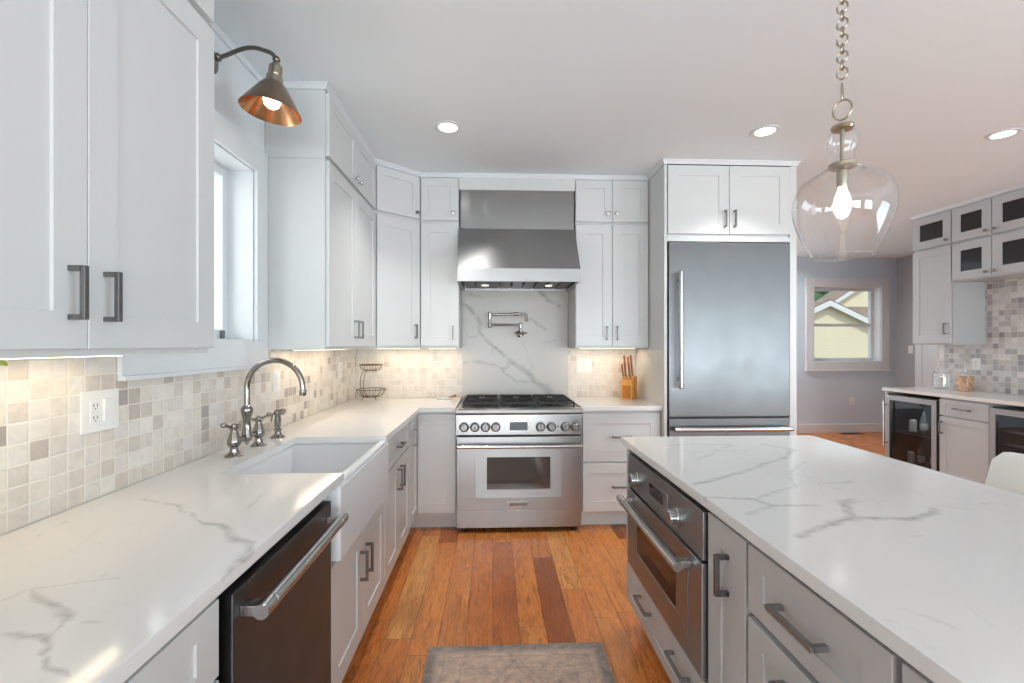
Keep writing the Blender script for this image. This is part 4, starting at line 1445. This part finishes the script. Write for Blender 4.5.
# ================================================================== BAR ALONG THE FAR RIGHT WALL
XR = 4.215
def cooler(y0, label, wine):
    t = thing('wine_cooler' if wine else 'beverage_cooler', label, 'cooler', (XR, y0, 0), FACE_LEFT)
    W = 0.562
    b = MB()
    b.box(0.002, 0.030, 0.001, 0.58, 0.09, 0.852)
    b.box(W - 0.030, W - 0.002, 0.001, 0.58, 0.09, 0.852)
    b.box(0.030, W - 0.030, 0.001, 0.58, 0.09, 0.13)
    b.box(0.030, W - 0.030, 0.001, 0.58, 0.815, 0.852)
    b.box(0.030, W - 0.030, 0.55, 0.58, 0.13, 0.815)
    b.build('body', BLACK, t)
    MB().box(0.01, W - 0.01, 0.05, 0.58, 0.0, 0.0895).build('toe_kick', BLACK, t)
    dr = MB().shaker(0.003, W - 0.003, 0.092, 0.842, -0.001, 0.035, 0.048, 0.004, hole=True).build('door_frame', STEEL_H, t)
    MB().box(0.046, W - 0.046, -0.022, -0.016, 0.138, 0.796).build('door_glass', COOLGLASS, dr)
    b = MB()
    hx = 0.026 if not wine else W - 0.026
    b.tube([(hx, -0.080, 0.30), (hx, -0.080, 0.78)], 0.010, 12)
    for z in (0.34, 0.74):
        b.tube([(hx, -0.080, z), (hx, -0.0362, z)], 0.007, 10)
    b.build('handle', STEEL_P, dr)
    MB().box(0.10, W - 0.10, 0.06, 0.08, 0.806, 0.8148, 0.001).build('lamp', LENS, t)
    area_light('added_cooler_lamp', (W / 2, 0.07, 0.804), (0.5, 0, 0), W - 0.22, 0.015, 2.2 if not wine else 1.0, (0.95, 0.98, 1.0), t)  # interior lamp added so the bottles show through the glass
    zs = (0.225, 0.335, 0.445, 0.555, 0.665) if wine else (0.46,)
    for z in zs:
        b = MB()
        b.box(0.0305, W - 0.0305, 0.03, 0.045, z - (0.018 if wine else 0.004), z + 0.006, 0.001)
        for i in range(9):
            x = 0.045 + i * (W - 0.09) / 8
            b.box(x - 0.003, x + 0.003, 0.045, 0.54, z, z + 0.005)
        b.box(0.0305, W - 0.0305, 0.535, 0.549, z, z + 0.006)
        b.build('shelf', STEEL_H if wine else STEEL_V, t)
    return t


cooler(4.682, 'glass-door beverage cooler full of bottles at the far end of the bar', False)
cooler(3.668, 'glass-door wine cooler with pull-out racks behind the cream stool', True)
tag(MB().box(4.200, 4.80, 4.6845, 4.705, 0, 0.881, 0.001).build('end_panel', WHITE), 'white end panel of the bar nearest the far window', 'panel')

BOT = [(0.030, 0), (0.032, 0.004), (0.032, 0.13), (0.028, 0.150), (0.013, 0.185), (0.012, 0.215), (0.014, 0.217), (0.014, 0.226)]
CAN = [(0.026, 0), (0.032, 0.008), (0.032, 0.112), (0.027, 0.122), (0.027, 0.124)]
first = {}
for kind, x, y, z in (('b', 4.40, 4.47, 0.4665), ('b', 4.42, 4.36, 0.4665), ('c', 4.38, 4.57, 0.4665), ('b', 4.45, 4.25, 0.4665), ('c', 4.36, 4.20, 0.4665),
                      ('b', 4.40, 4.50, 0.1305), ('b', 4.43, 4.39, 0.1305), ('c', 4.37, 4.58, 0.1305), ('b', 4.41, 4.29, 0.1305), ('c', 4.36, 4.22, 0.1305)):
    shelf = 'upper shelf' if z > 0.3 else 'bottom'
    lab = ('glass bottle with pale label standing on the %s of the beverage cooler' if kind == 'b' else 'pale drink can standing on the %s of the beverage cooler') % shelf
    grp = ('bottles on the ' if kind == 'b' else 'cans on the ') + shelf + ' of the beverage cooler'
    if kind not in first:
        if kind == 'b':
            o = thing('drink_bottle', lab, 'bottle', (x, y, z))
            MB().lathe(BOT, n=16).build('bottle_glass', BOTTLEG, o)
            MB().lathe([(0.0326, 0.035), (0.0326, 0.105)], n=16, cap0=False, cap1=False).build('paper_label', LABELW, o)
        else:
            o = tag(MB().lathe(CAN, n=16).build('drink_can', LABELW), lab, 'can')
            o.location = (x, y, z)
        first[kind] = o
    else:
        o = dup(first[kind], (x, y, z), 0, lab)
    o['group'] = grp

t = thing('base_cabinet', 'white cabinet with a drawer over a door between the two coolers', 'cabinet', (XR, 4.113, 0), FACE_LEFT)
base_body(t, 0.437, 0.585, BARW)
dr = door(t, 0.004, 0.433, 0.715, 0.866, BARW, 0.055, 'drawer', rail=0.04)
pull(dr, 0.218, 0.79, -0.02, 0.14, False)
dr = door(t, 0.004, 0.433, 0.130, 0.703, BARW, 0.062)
pull(dr, 0.032, 0.600, -0.02, 0.115)
worktop('worktop', [(4.180, 3.05), (4.822, 3.05), (4.822, 4.722), (4.180, 4.722)], Q_BAR, 'white stone worktop over the coolers of the bar')

XRU = 4.490
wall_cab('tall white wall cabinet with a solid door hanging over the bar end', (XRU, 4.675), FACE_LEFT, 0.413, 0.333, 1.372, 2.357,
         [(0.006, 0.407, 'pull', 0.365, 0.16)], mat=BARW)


def glass_cab(label, y0, w, z0, z1, n, kn):
    t = thing('glass_wall_cabinet', label, 'cabinet', (XRU, y0, z0), FACE_LEFT)
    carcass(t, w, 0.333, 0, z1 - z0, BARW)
    cwid = w / n
    for i in range(n):
        a, b_ = i * cwid + 0.004, (i + 1) * cwid - 0.004
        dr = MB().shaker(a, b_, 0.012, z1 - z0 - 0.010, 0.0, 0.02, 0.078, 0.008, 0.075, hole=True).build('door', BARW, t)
        MB().box(a + 0.076, b_ - 0.076, -0.011, -0.007, 0.085, z1 - z0 - 0.083).build('glass_pane', DARKGLASS, dr)
        kx = b_ - 0.035 if (i % 2 == 0) else a + 0.035
        knob(dr, kx, 0.05, -0.02, PEWTER)


glass_cab('small dark-glass single-door cabinet above the solid-door bar cabinet', 4.675, 0.413, 2.358, 2.702, 1, 0)
glass_cab('two-door dark-glass bar cabinet in the upper row under the ceiling', 4.258, 0.715, 2.358, 2.702, 2, 0)
glass_cab('two-door dark-glass bar cabinet in the lower row above the tile', 4.258, 0.715, 1.985, 2.357, 2, 0)

# glass canister and decanter on the bar
t = thing('glass_canister', 'clear glass canister with a knobbed lid on the bar top', 'jar', (4.66, 4.535, 0.9145))
b = MB()
b.lathe([(0.060, 0.0), (0.072, 0.004), (0.074, 0.02), (0.074, 0.15), (0.068, 0.165), (0.060, 0.170), (0.056, 0.168), (0.068, 0.150), (0.068, 0.02), (0.05, 0.010)], n=24)
for k in range(3):
    b.tube([(0.0755 * math.cos(2 * PI * i / 24), 0.0755 * math.sin(2 * PI * i / 24), 0.04 + 0.04 * k) for i in range(24)], 0.003, 6, closed=True)
b.build('jar_body', CLEAR, t)
b = MB()
b.lathe([(0.066, 0.172), (0.070, 0.178), (0.060, 0.195), (0.030, 0.215), (0.012, 0.222), (0.012, 0.230), (0.026, 0.245), (0.030, 0.262), (0.022, 0.278), (0.008, 0.286)], n=24)
b.build('lid', CLEAR, t)
t = thing('square_decanter', 'square glass decanter with amber contents on the bar top', 'decanter', (4.68, 4.325, 0.9145), 0.25)
b = MB()
hw = 0.056


def sq(h, z, r):
    return rrect(-h, h, -h, h, z, r, 4)


b.rings([sq(hw, 0, 0.008), sq(hw, 0.155, 0.010), sq(hw * 0.75, 0.178, 0.014), sq(0.018, 0.192, 0.015), sq(0.016, 0.245, 0.0145), sq(0.021, 0.250, 0.018), sq(0.021, 0.256, 0.018)], True, True, True)
b.build('bottle', CLEAR, t)
b = MB()
b.rings([sq(hw - 0.005, 0.006, 0.008), sq(hw - 0.005, 0.148, 0.008)], True, True, True)
b.build('contents', AMBER, t)

# ================================================================== PLATES ON THE WALLS
def plate(label, loc, rotz, w, h, gangs, cat='outlet', name='outlet_plate'):
    """local x along the wall, -y out of it"""
    t = thing(name, label, cat, loc, rotz)
    MB().box(-w / 2, w / 2, -0.006, -0.0003, -h / 2, h / 2, 0.002).build('cover', PLASTIC, t)
    n = len(gangs)
    for i, g in enumerate(gangs):
        x = (i - (n - 1) / 2) * 0.046
        if g == 'switch':
            b = MB()
            b.prism([(-0.0064, -0.033), (-0.009, -0.033), (-0.0135, 0.033), (-0.0064, 0.033)], x - 0.016, x + 0.016, 'x')
            b.build('rocker', PLASTIC, t)
        else:
            r = MB().box(x - 0.017, x + 0.017, -0.0085, -0.0062, -0.034, 0.034, 0.001).build('receptacle', PLASTIC, t)
            b = MB()
            for s in (-1, 1):
                for q in (-1, 1):
                    b.box(x + q * 0.006 - 0.001, x + q * 0.006 + 0.001, -0.0092, -0.0086, s * 0.018 - 0.004, s * 0.018 + 0.005)
                b.box(x - 0.002, x + 0.002, -0.0092, -0.0086, s * 0.018 - 0.011, s * 0.018 - 0.008)
            b.build('slots', SLOT, r)
    return t


plate('white double plate with outlet and rocker switch under the nearest wall cabinet', (XW + 0.006, 1.414, 1.174), FACE_RIGHT, 0.130, 0.122, ['outlet', 'switch'], 'switch', 'switch_plate')
plate('white single plate on the tile behind the gooseneck faucet', (XW + 0.006, 2.528, 1.176), FACE_RIGHT, 0.076, 0.120, ['switch'], 'switch', 'switch_plate')
plate('white outlet plate on the side wall tile near the corner', (XW + 0.006, 3.56, 1.176), FACE_RIGHT, 0.076, 0.120, ['outlet'])
plate('white double plate on the tile between the range and the knife block', (0.802, YB - 0.006, 1.188), 0, 0.134, 0.124, ['outlet', 'switch'])
plate('white outlet low on the far wall under the window', (5.62, YF, 0.49), 0, 0.076, 0.120, ['outlet'])
plate('pale outlet plate on the bar tile above the decanter', (XBAR - 0.006, 4.345, 1.18), FACE_LEFT, 0.076, 0.120, ['outlet'])
plate('white switch plate on the dark wall before the white door casing', (6.35, 6.66, 1.30), FACE_LEFT, 0.076, 0.120, ['switch'], 'switch', 'switch_plate')
b = MB()
b.box(-0.16, 0.16, -0.05, 0.05, 0.0005, 0.006, 0.001)
for i in range(14):
    b.box(-0.148 + i * 0.022, -0.137 + i * 0.022, -0.038, 0.038, 0.006, 0.0075)
o = tag(b.build('floor_register', VENTM), 'dark floor register by the baseboard under the far window', 'vent')
o.location = (5.53, 6.80, 0)

# ================================================================== SMALL THINGS ON THE WORKTOPS
ZW = 0.9145
t = thing('fruit_stand', 'empty two-tier bronze wire fruit stand in the corner of the worktop', 'stand', (-1.005, 3.80, ZW), 0.15)


def ring(b, r, z, th, c=(0, 0), n=28):
    b.tube([(c[0] + r * math.cos(2 * PI * i / n), c[1] + r * math.sin(2 * PI * i / n), z) for i in range(n)], th, 6, closed=True)


b = MB()
ring(b, 0.118, 0.090, 0.0032)
ring(b, 0.060, 0.030, 0.0028)
for i in range(14):
    a = 2 * PI * i / 14
    b.tube([(r * math.cos(a), r * math.sin(a), z) for r, z in ((0.118, 0.090), (0.108, 0.062), (0.088, 0.042), (0.060, 0.030), (0.020, 0.028))], 0.0018, 5)
for i in range(3):
    a = 2 * PI * i / 3 - 0.9
    b.tube([(r * math.cos(a), r * math.sin(a), z) for r, z in ((0.055, 0.031), (0.066, 0.018), (0.074, 0.002))], 0.003, 6)
b.build('lower_basket', WIRE, t)
b = MB()
ring(b, 0.092, 0.292, 0.0045)
ring(b, 0.050, 0.246, 0.0028)
for i in range(12):
    a = 2 * PI * i / 12
    b.tube([(r * math.cos(a), r * math.sin(a), z) for r, z in ((0.092, 0.290), (0.084, 0.268), (0.070, 0.252), (0.050, 0.246), (0.01, 0.246))], 0.0018, 5)
b.build('upper_basket', WIRE, t)
b = MB()
for a, o_ in ((2.85, 1.0), (4.15, 0.62)):
    ca, sa = math.cos(a), math.sin(a)
    b.tube([(r * ca, r * sa, z) for r, z in ((0.060, 0.030), (0.082, 0.070), (0.094, 0.120), (0.092, 0.180), (0.075, 0.225), (0.050, 0.246))], 0.0030, 6)
b.build('support', WIRE, t)

t = thing('knife_block', 'orange bamboo knife block on the worktop beside the refrigerator panel', 'knife block', (1.145, 3.80, ZW), -0.62)
b = MB()
b.prism([(-0.055, 0), (0.075, 0), (0.075, 0.185), (0.020, 0.200), (-0.055, 0.150)], -0.048, 0.048, 'x')
es = b.bm.edges[:]
bmesh.ops.bevel(b.bm, geom=es, offset=0.003, segments=2, affect='EDGES', profile=0.5)
b.build('block', BLOCKW, t)
MB().box(-0.036, 0.036, -0.0575, -0.0552, 0.010, 0.118, 0.001).build('front_inset', simple('bamboo_dark', lin(190, 116, 46), 0.4, 0, 0.2, 14), t)
for i, (x, y, L) in enumerate(((-0.034, -0.030, 0.105), (-0.012, -0.028, 0.125), (0.024, -0.030, 0.120), (-0.026, 0.012, 0.150), (0.004, 0.012, 0.140), (0.030, 0.012, 0.155))):
    z = 0.150 + (y + 0.055) * 0.667
    ax = Vector((-0.02, -0.22, 0.96)).normalized()
    m = Matrix.Rotation(-0.62, 4, 'Z')
    k = thing('kitchen_knife', 'knife with a wooden handle standing in the bamboo block', 'knife', m @ Vector((x, y, z)) + Vector((1.145, 3.80, ZW)), -0.62, 'knives in the bamboo block')
    sx = Vector((1, 0, 0)) - ax * ax.x
    sx.normalize()
    sy = ax.cross(sx)
    MB().obox(ax * 0.014, sx, sy, ax, 0.011, 0.019, 0.026, 0.002).build('bolster', STEEL_P, k)
    b = MB()
    b.obox(ax * (0.0275 + L / 2), sx, sy, ax, 0.013, 0.020, L, 0.004)
    hd = b.build('handle', HANDW, k)
    b = MB()
    for f in (0.25, 0.5, 0.75):
        b.lathe([(0.003, -0.0078), (0.003, 0.0078)], tuple(ax * (0.0275 + L * f)), tuple(sx), 8)
    b.build('rivets', STEEL_P, hd)

t = thing('spoon_rest', 'small pale spoon rest with a brown knob beside the range', 'spoon rest', (-0.405, 3.84, ZW), 0.1)
b = MB()
b.rings([[(0.058 * k * math.cos(2 * PI * i / 24) * 1.25, 0.036 * k * math.sin(2 * PI * i / 24), z) for i in range(24)] for k, z in ((0.7, 0), (0.9, 0.006), (1.0, 0.016), (0.94, 0.016), (0.8, 0.008), (0.5, 0.005))], True, True, True)
b.build('dish', CERAMIC, t)
b = MB()
b.tube([(0.030, 0, 0.012), (0.060, -0.004, 0.022), (0.085, -0.006, 0.028)], [0.006, 0.008, 0.010], 10)
b.sphere((0.088, -0.006, 0.029), 0.012, 10)
b.build('handle', HANDW, t)

# plant whose one leaf tip reaches into the picture
t = thing('potted_plant', 'green leafy plant under the nearest wall cabinet, one leaf tip in view', 'plant', (-1.02, 0.71, ZW))
b = MB()
b.lathe([(0.050, 0), (0.055, 0.004), (0.068, 0.11), (0.070, 0.118), (0.064, 0.118), (0.060, 0.10)], n=24)
b.build('pot', POT, t)
MB().lathe([(0.0600, 0.09), (0.0600, 0.102)], n=24).build('soil', SOIL, t)
b = MB()
b2 = MB()
rnd = random.Random(3)
targets = [(0.014, 0.274, 0.4300)] + [(rnd.uniform(-0.10, 0.14), rnd.uniform(-0.20, 0.13), rnd.uniform(0.22, 0.36)) for _ in range(13)]
for i, tg in enumerate(targets):
    tip = Vector(tg)
    base = Vector((rnd.uniform(-0.02, 0.02), rnd.uniform(-0.02, 0.02), 0.10))
    L = 0.085
    d = Vector((tip.x - base.x, tip.y - base.y, 0.0))
    d = (d.normalized() if d.length > 1e-3 else Vector((1, 0, 0)))
    dirv = (d + Vector((0, 0, 0.12))).normalized()
    st = tip - dirv * L
    mid = (base + st) / 2 + Vector((0, 0, 0.05))
    b2.tube([base, mid, st], [0.003, 0.0025, 0.0018], 6)
    side = dirv.cross(Vector((0, 0, 1))).normalized()
    up = side.cross(dirv)
    rows = []
    for k in range(9):
        f = k / 8
        wd = 0.032 * math.sin(PI * min(1, f * 0.93 + 0.05)) ** 0.8 * (1 - 0.15 * f)
        c0 = st + dirv * L * f - up * 0.018 * f * f
        rows.append([c0 - side * wd + up * 0.006, c0 + up * 0.0008, c0 + side * wd + up * 0.006, c0 - up * 0.0008])
    b.rings(rows, True, True, True)
b2.build('stems', LEAF, t)
b.build('leaves', LEAF, t, 60)

# rug
t_rug = MB()
HWR, HLR = 0.392, 0.92
t_rug.box(-HWR, HWR, -HLR, HLR, 0.0005, 0.009, 0.003)
o = tag(t_rug.build('rug', rug_material('faded_rug', HWR, HLR)), 'faded grey-brown patterned runner lying on the wood floor between the counters', 'rug')
o.location = (0.103, 2.068 - HLR, 0)

# ================================================================== LAMPS
def downlight(x, y, label, watts=7.0, spread=1.75):
    t = thing('recessed_downlight', label, 'light', (x, y, CEIL_Z - 0.0005))
    b = MB()
    b.lathe([(0.058, -0.0005), (0.062, -0.006), (0.084, -0.004), (0.086, -0.0005)], n=32, cap0=False, cap1=False)
    b.build('trim_ring', TRIMW, t)
    MB().lathe([(0.0005, -0.0025), (0.057, -0.0025)], n=32, cap0=False, cap1=False).build('lens', LENS, t)
    area_light('downlight', (0, 0, -0.008), (0, 0, 0), 0.11, 0.11, watts, (1.0, 0.985, 0.96), t, 'DISK', spread)
    return t


downlight(-0.282, 2.863, 'lit round ceiling downlight in front of the corner cabinets')
downlight(1.733, 2.832, 'lit round ceiling downlight in front of the refrigerator cabinet')
downlight(3.296, 2.808, 'lit round ceiling downlight nearest the bar glass cabinets, at the picture edge', 3)
downlight(3.37, 4.30, 'lit round ceiling downlight seen through the glass pendant', 2.5)
downlight(3.90, 6.42, 'added round ceiling downlight washing the far wall, hidden by the refrigerator alcove', 22.0, 2.8)  # unseen pair added to brighten the far wall
downlight(2.90, 6.42, 'second added ceiling downlight washing the far wall, behind the refrigerator', 14.0, 2.8)

# glass pendant over the island
PX_, PY_ = 1.106, 1.397
t = thing('glass_pendant', 'clear glass onion-shaped pendant lamp on a chain above the island', 'lamp', (PX_, PY_, 0))
k_ = 0.00317


def zz(py):
    return CAM_H + (345 - py) * k_


def rr(px):
    return px * k_ * 0.806


outer = [(13.5, 166.5), (17, 168), (21, 171), (25, 173), (34, 176), (43, 181), (49, 188), (52.5, 196), (54, 205), (53, 214), (50, 224), (45, 235), (39, 246), (34, 253), (32, 256.5)]
prof = [(rr(a), zz(p)) for a, p in outer]
inn = [(max(r - 0.003, 0.001), z) for r, z in reversed(prof)]
b = MB()
b.lathe(prof, n=48, cap0=False, cap1=False)
b.tube([(rr(32) * math.cos(2 * PI * i / 40), rr(32) * math.sin(2 * PI * i / 40), zz(256.5)) for i in range(40)], 0.0025, 6, closed=True)
b.tube([(rr(21.5) * math.cos(2 * PI * i / 32), rr(21.5) * math.sin(2 * PI * i / 32), zz(171)) for i in range(32)], 0.003, 6, closed=True)
b.build('glass_shade', CLEAR, t, 60)
b = MB()
b.lathe([(rr(10), zz(130)), (rr(14), zz(133)), (rr(17), zz(139)), (rr(17.3), zz(144)), (rr(15), zz(150)), (rr(12.6), zz(154)), (rr(12.6), zz(158)), (rr(13.5), zz(164))], n=32, cap0=False, cap1=False)
b.build('glass_neck', CLEAR, t, 60)
b = MB()
b.lathe([(rr(3), zz(123)), (rr(5), zz(125)), (rr(12), zz(126)), (rr(12.5), zz(128)), (rr(11), zz(130)), (rr(3), zz(130.5))], n=24)
b.lathe([(rr(13.5), zz(163.5)), (rr(15), zz(164.5)), (rr(15), zz(167.5)), (rr(13), zz(168.5))], n=28)
b.tube([(0, 0, zz(126)), (0, 0, zz(168))], 0.0065, 10)
b.build('metal_stem', BRASS, t)
b = MB()
b.lathe([(0.014, zz(168.5)), (0.016, zz(171)), (0.016, zz(184)), (0.013, zz(187))], n=20)
b.build('socket', BRASS, t)
b = MB()
b.lathe([(0.012, zz(187)), (0.013, zz(190)), (0.021, zz(197)), (0.025, zz(204)), (0.023, zz(211)), (0.014, zz(217)), (0.003, zz(219))], n=24)
b.build('bulb', BULBP, t)


def link_ring(r, th, z, turned, sx=1.0):
    b = MB()
    pts = []
    for i in range(20):
        a = 2 * PI * i / 20
        u, v = r * math.cos(a), r * sx * math.sin(a)
        ca = 0.62
        pts.append((u * ca, -u * 0.78, z + v) if not turned else (u * 0.78, u * ca, z + v))
    b.tube(pts, th, 7, closed=True)
    return b


link_ring(rr(9.8), 0.0032, zz(110), False, 1.25).build('chain_ring', BRASS, t)
b = link_ring(rr(3.2), 0.0028, zz(92), True, 3.4)
b.build('chain_link', BRASS, t)
zc = zz(73.5)
first_r = link_ring(rr(5.6), 0.0030, 0, False, 1.25).build('chain_link', BRASS, t, loc=(0, 0, zc))
first_t = link_ring(rr(4.4), 0.0028, 0, True, 1.35).build('chain_link', BRASS, t, loc=(0, 0, zc + 0.026))
zc += 0.052
flip = 0
while zc < CEIL_Z - 0.05:
    c = (first_r if flip % 2 == 0 else first_t).copy()
    COL.objects.link(c)
    c.parent = t
    c.location = (0, 0, zc)
    zc += 0.0262
    flip += 1
b = MB()
b.lathe([(0.004, CEIL_Z - 0.05), (0.010, CEIL_Z - 0.035), (0.055, CEIL_Z - 0.022), (0.060, CEIL_Z - 0.001)], n=28)
b.build('canopy', BRASS, t)

# sconce over the sink window
SY = 1.945
t = thing('wall_sconce', 'copper-lined metal cone sconce on a curved arm above the sink window', 'lamp', (XW + 0.0005, SY, 2.565))
b = MB()
b.lathe([(0.058, 0), (0.058, 0.008), (0.048, 0.014), (0.020, 0.018)], (0, 0, 0), (1, 0, 0), 28)
b.build('backplate', BRONZED, t)
b = MB()
b.tube([(0.018, 0, 0), (0.05, 0, 0.004)], 0.010, 12)
b.sphere((0.040, 0, 0.004), 0.017, 12, (0.8, 1, 1))
pts = [(0.05, 0, 0.004), (0.085, 0, 0.018), (0.12, 0, 0.034), (0.155, 0, 0.045), (0.19, 0, 0.047), (0.22, 0, 0.040), (0.258, 0, 0.026), (0.276, 0, 0.004)]
fine = []
for i in range(len(pts) - 1):
    q0, q1, q2, q3 = (Vector(pts[max(0, min(len(pts) - 1, i + k))]) for k in (-1, 0, 1, 2))
    for s_ in range(4):
        f = s_ / 4
        fine.append(0.5 * ((2 * q1) + (q2 - q0) * f + (2 * q0 - 5 * q1 + 4 * q2 - q3) * f * f + (3 * q1 - q0 - 3 * q2 + q3) * f ** 3))
fine.append(Vector(pts[-1]))
b.tube(fine, 0.0085, 12)
b.sphere((0.278, 0, 0.000), 0.0155, 12)
b.build('arm', BRONZED, t)
ax = Vector((-0.10, -0.02, -1)).normalized()
so = Vector((0.279, 0, -0.004))
b = MB()
b.lathe([(0.008, 0.0), (0.014, 0.012), (0.020, 0.022), (0.026, 0.026), (0.027, 0.060), (0.024, 0.066), (0.032, 0.070), (0.033, 0.095), (0.030, 0.098)], so, ax, 22)
b.build('socket', BRASS, t)
b = MB()
b.lathe([(0.030, 0.096), (0.042, 0.100), (0.060, 0.124), (0.117, 0.214), (0.1185, 0.218)], so, ax, 40, False, False)
b.build('shade', BRONZE, t, 60)
b = MB()
b.lathe([(0.0285, 0.0985), (0.041, 0.102), (0.059, 0.126), (0.1155, 0.2145), (0.1183, 0.2182)], so, ax, 40, True, False)
b.build('shade_lining', COPPER, t, 60)
b = MB()
b.lathe([(0.014, 0.10), (0.016, 0.125), (0.030, 0.150), (0.034, 0.170), (0.028, 0.190), (0.014, 0.202), (0.002, 0.205)], so, ax, 20)
b.build('bulb', BULB, t)

# ================================================================== OUTSIDE THE FAR WINDOW
sun = bpy.data.lights.new('sun', 'SUN')
sun.energy = 2.2
sun.angle = math.radians(3)
sun.color = (1.0, 0.96, 0.88)
suno = bpy.data.objects.new('sun', sun)
COL.objects.link(suno)
suno.rotation_euler = (math.radians(38), 0, math.radians(-12))
struct(MB().box(3, 60, 9.0, 70, -1.3, -1.2).build('lawn', GRASS))


def house(label, ax_, az, half, slope, y0, y1):
    t = thing('neighbour_house', label, 'house', (ax_, y0, -1.2))
    ze = az - slope * half
    MB().prism([(-half, 0), (half, 0), (half, ze + 1.2), (0, az + 1.2), (-half, ze + 1.2)], 0, y1 - y0, 'y').build('wall', SIDING, t)
    b = MB()
    o_ = 0.12
    for s in (-1, 1):
        b.prism([(0, az + 1.22), (s * (half + 0.3), ze + 1.22 - slope * 0.3), (s * (half + 0.3), ze + 1.22 - slope * 0.3 + o_), (0, az + 1.22 + o_)], -0.25, y1 - y0 + 0.25, 'y')
    b.build('roof', ROOF, t)
    b = MB()
    for s in (-1, 1):
        b.prism([(0, az + 1.02), (s * (half + 0.3), ze + 1.02 - slope * 0.3), (s * (half + 0.3), ze + 1.02 - slope * 0.3 + 0.24), (0, az + 1.26)], -0.30, -0.2505, 'y')
    b.build('gable_trim', TRIMW, t)
    return t


house('pale yellow gabled house seen through the far window', 15.06, 3.30, 4.2, 0.46, 20.0, 24.0)
h2 = house('second gabled house behind the first, at the upper edge of the far window', 24.4, 5.9, 5.2, 0.62, 28.0, 29.4)
b = MB()
b.prism([(-2.6, 3.0), (-2.6, 3.15), (0.0, 5.0), (0.0, 4.85)], -4.0, 3.0, 'x')
b.build('porch_roof', ROOF, h2)


def tree(x, y, h, r, label, seed):
    t = thing('leafy_tree', label, 'tree', (x, y, -1.2))
    b = MB()
    b.tube([(0, 0, 0), (0.1, 0, h * 0.4), (0, 0.1, h * 0.75)], [0.3, 0.22, 0.1], 8)
    b.build('trunk', BARK, t)
    rd = random.Random(seed)
    b = MB()
    for i in range(26):
        d = Vector((rd.gauss(0, 1), rd.gauss(0, 1), rd.gauss(0, 0.8))).normalized() * r * rd.uniform(0.3, 0.85)
        b.sphere(Vector((0, 0, h * 0.72)) + d, r * rd.uniform(0.28, 0.5), 8, (1, 1, 0.85))
    for v in b.bm.verts:
        v.co += Vector((rd.uniform(-1, 1), rd.uniform(-1, 1), rd.uniform(-1, 1))) * 0.16
    for i in range(900):
        d = Vector((rd.gauss(0, 1), rd.gauss(0, 1), rd.gauss(0, 0.8))).normalized() * r * rd.uniform(0.8, 1.15)
        c0 = Vector((0, 0, h * 0.72)) + d
        u = Vector((rd.uniform(-1, 1), rd.uniform(-1, 1), rd.uniform(-1, 1))).normalized() * 0.22
        v_ = Vector((rd.uniform(-1, 1), rd.uniform(-1, 1), rd.uniform(-1, 1))).normalized() * 0.16
        b.bm.faces.new([b.bm.verts.new(c0 + u), b.bm.verts.new(c0 + v_), b.bm.verts.new(c0 - u), b.bm.verts.new(c0 - v_)])
    b.build('foliage', FOLIAGE, t)


tree(34.0, 46.0, 9.0, 4.4, 'green tree rising behind the house in the far window', 2)
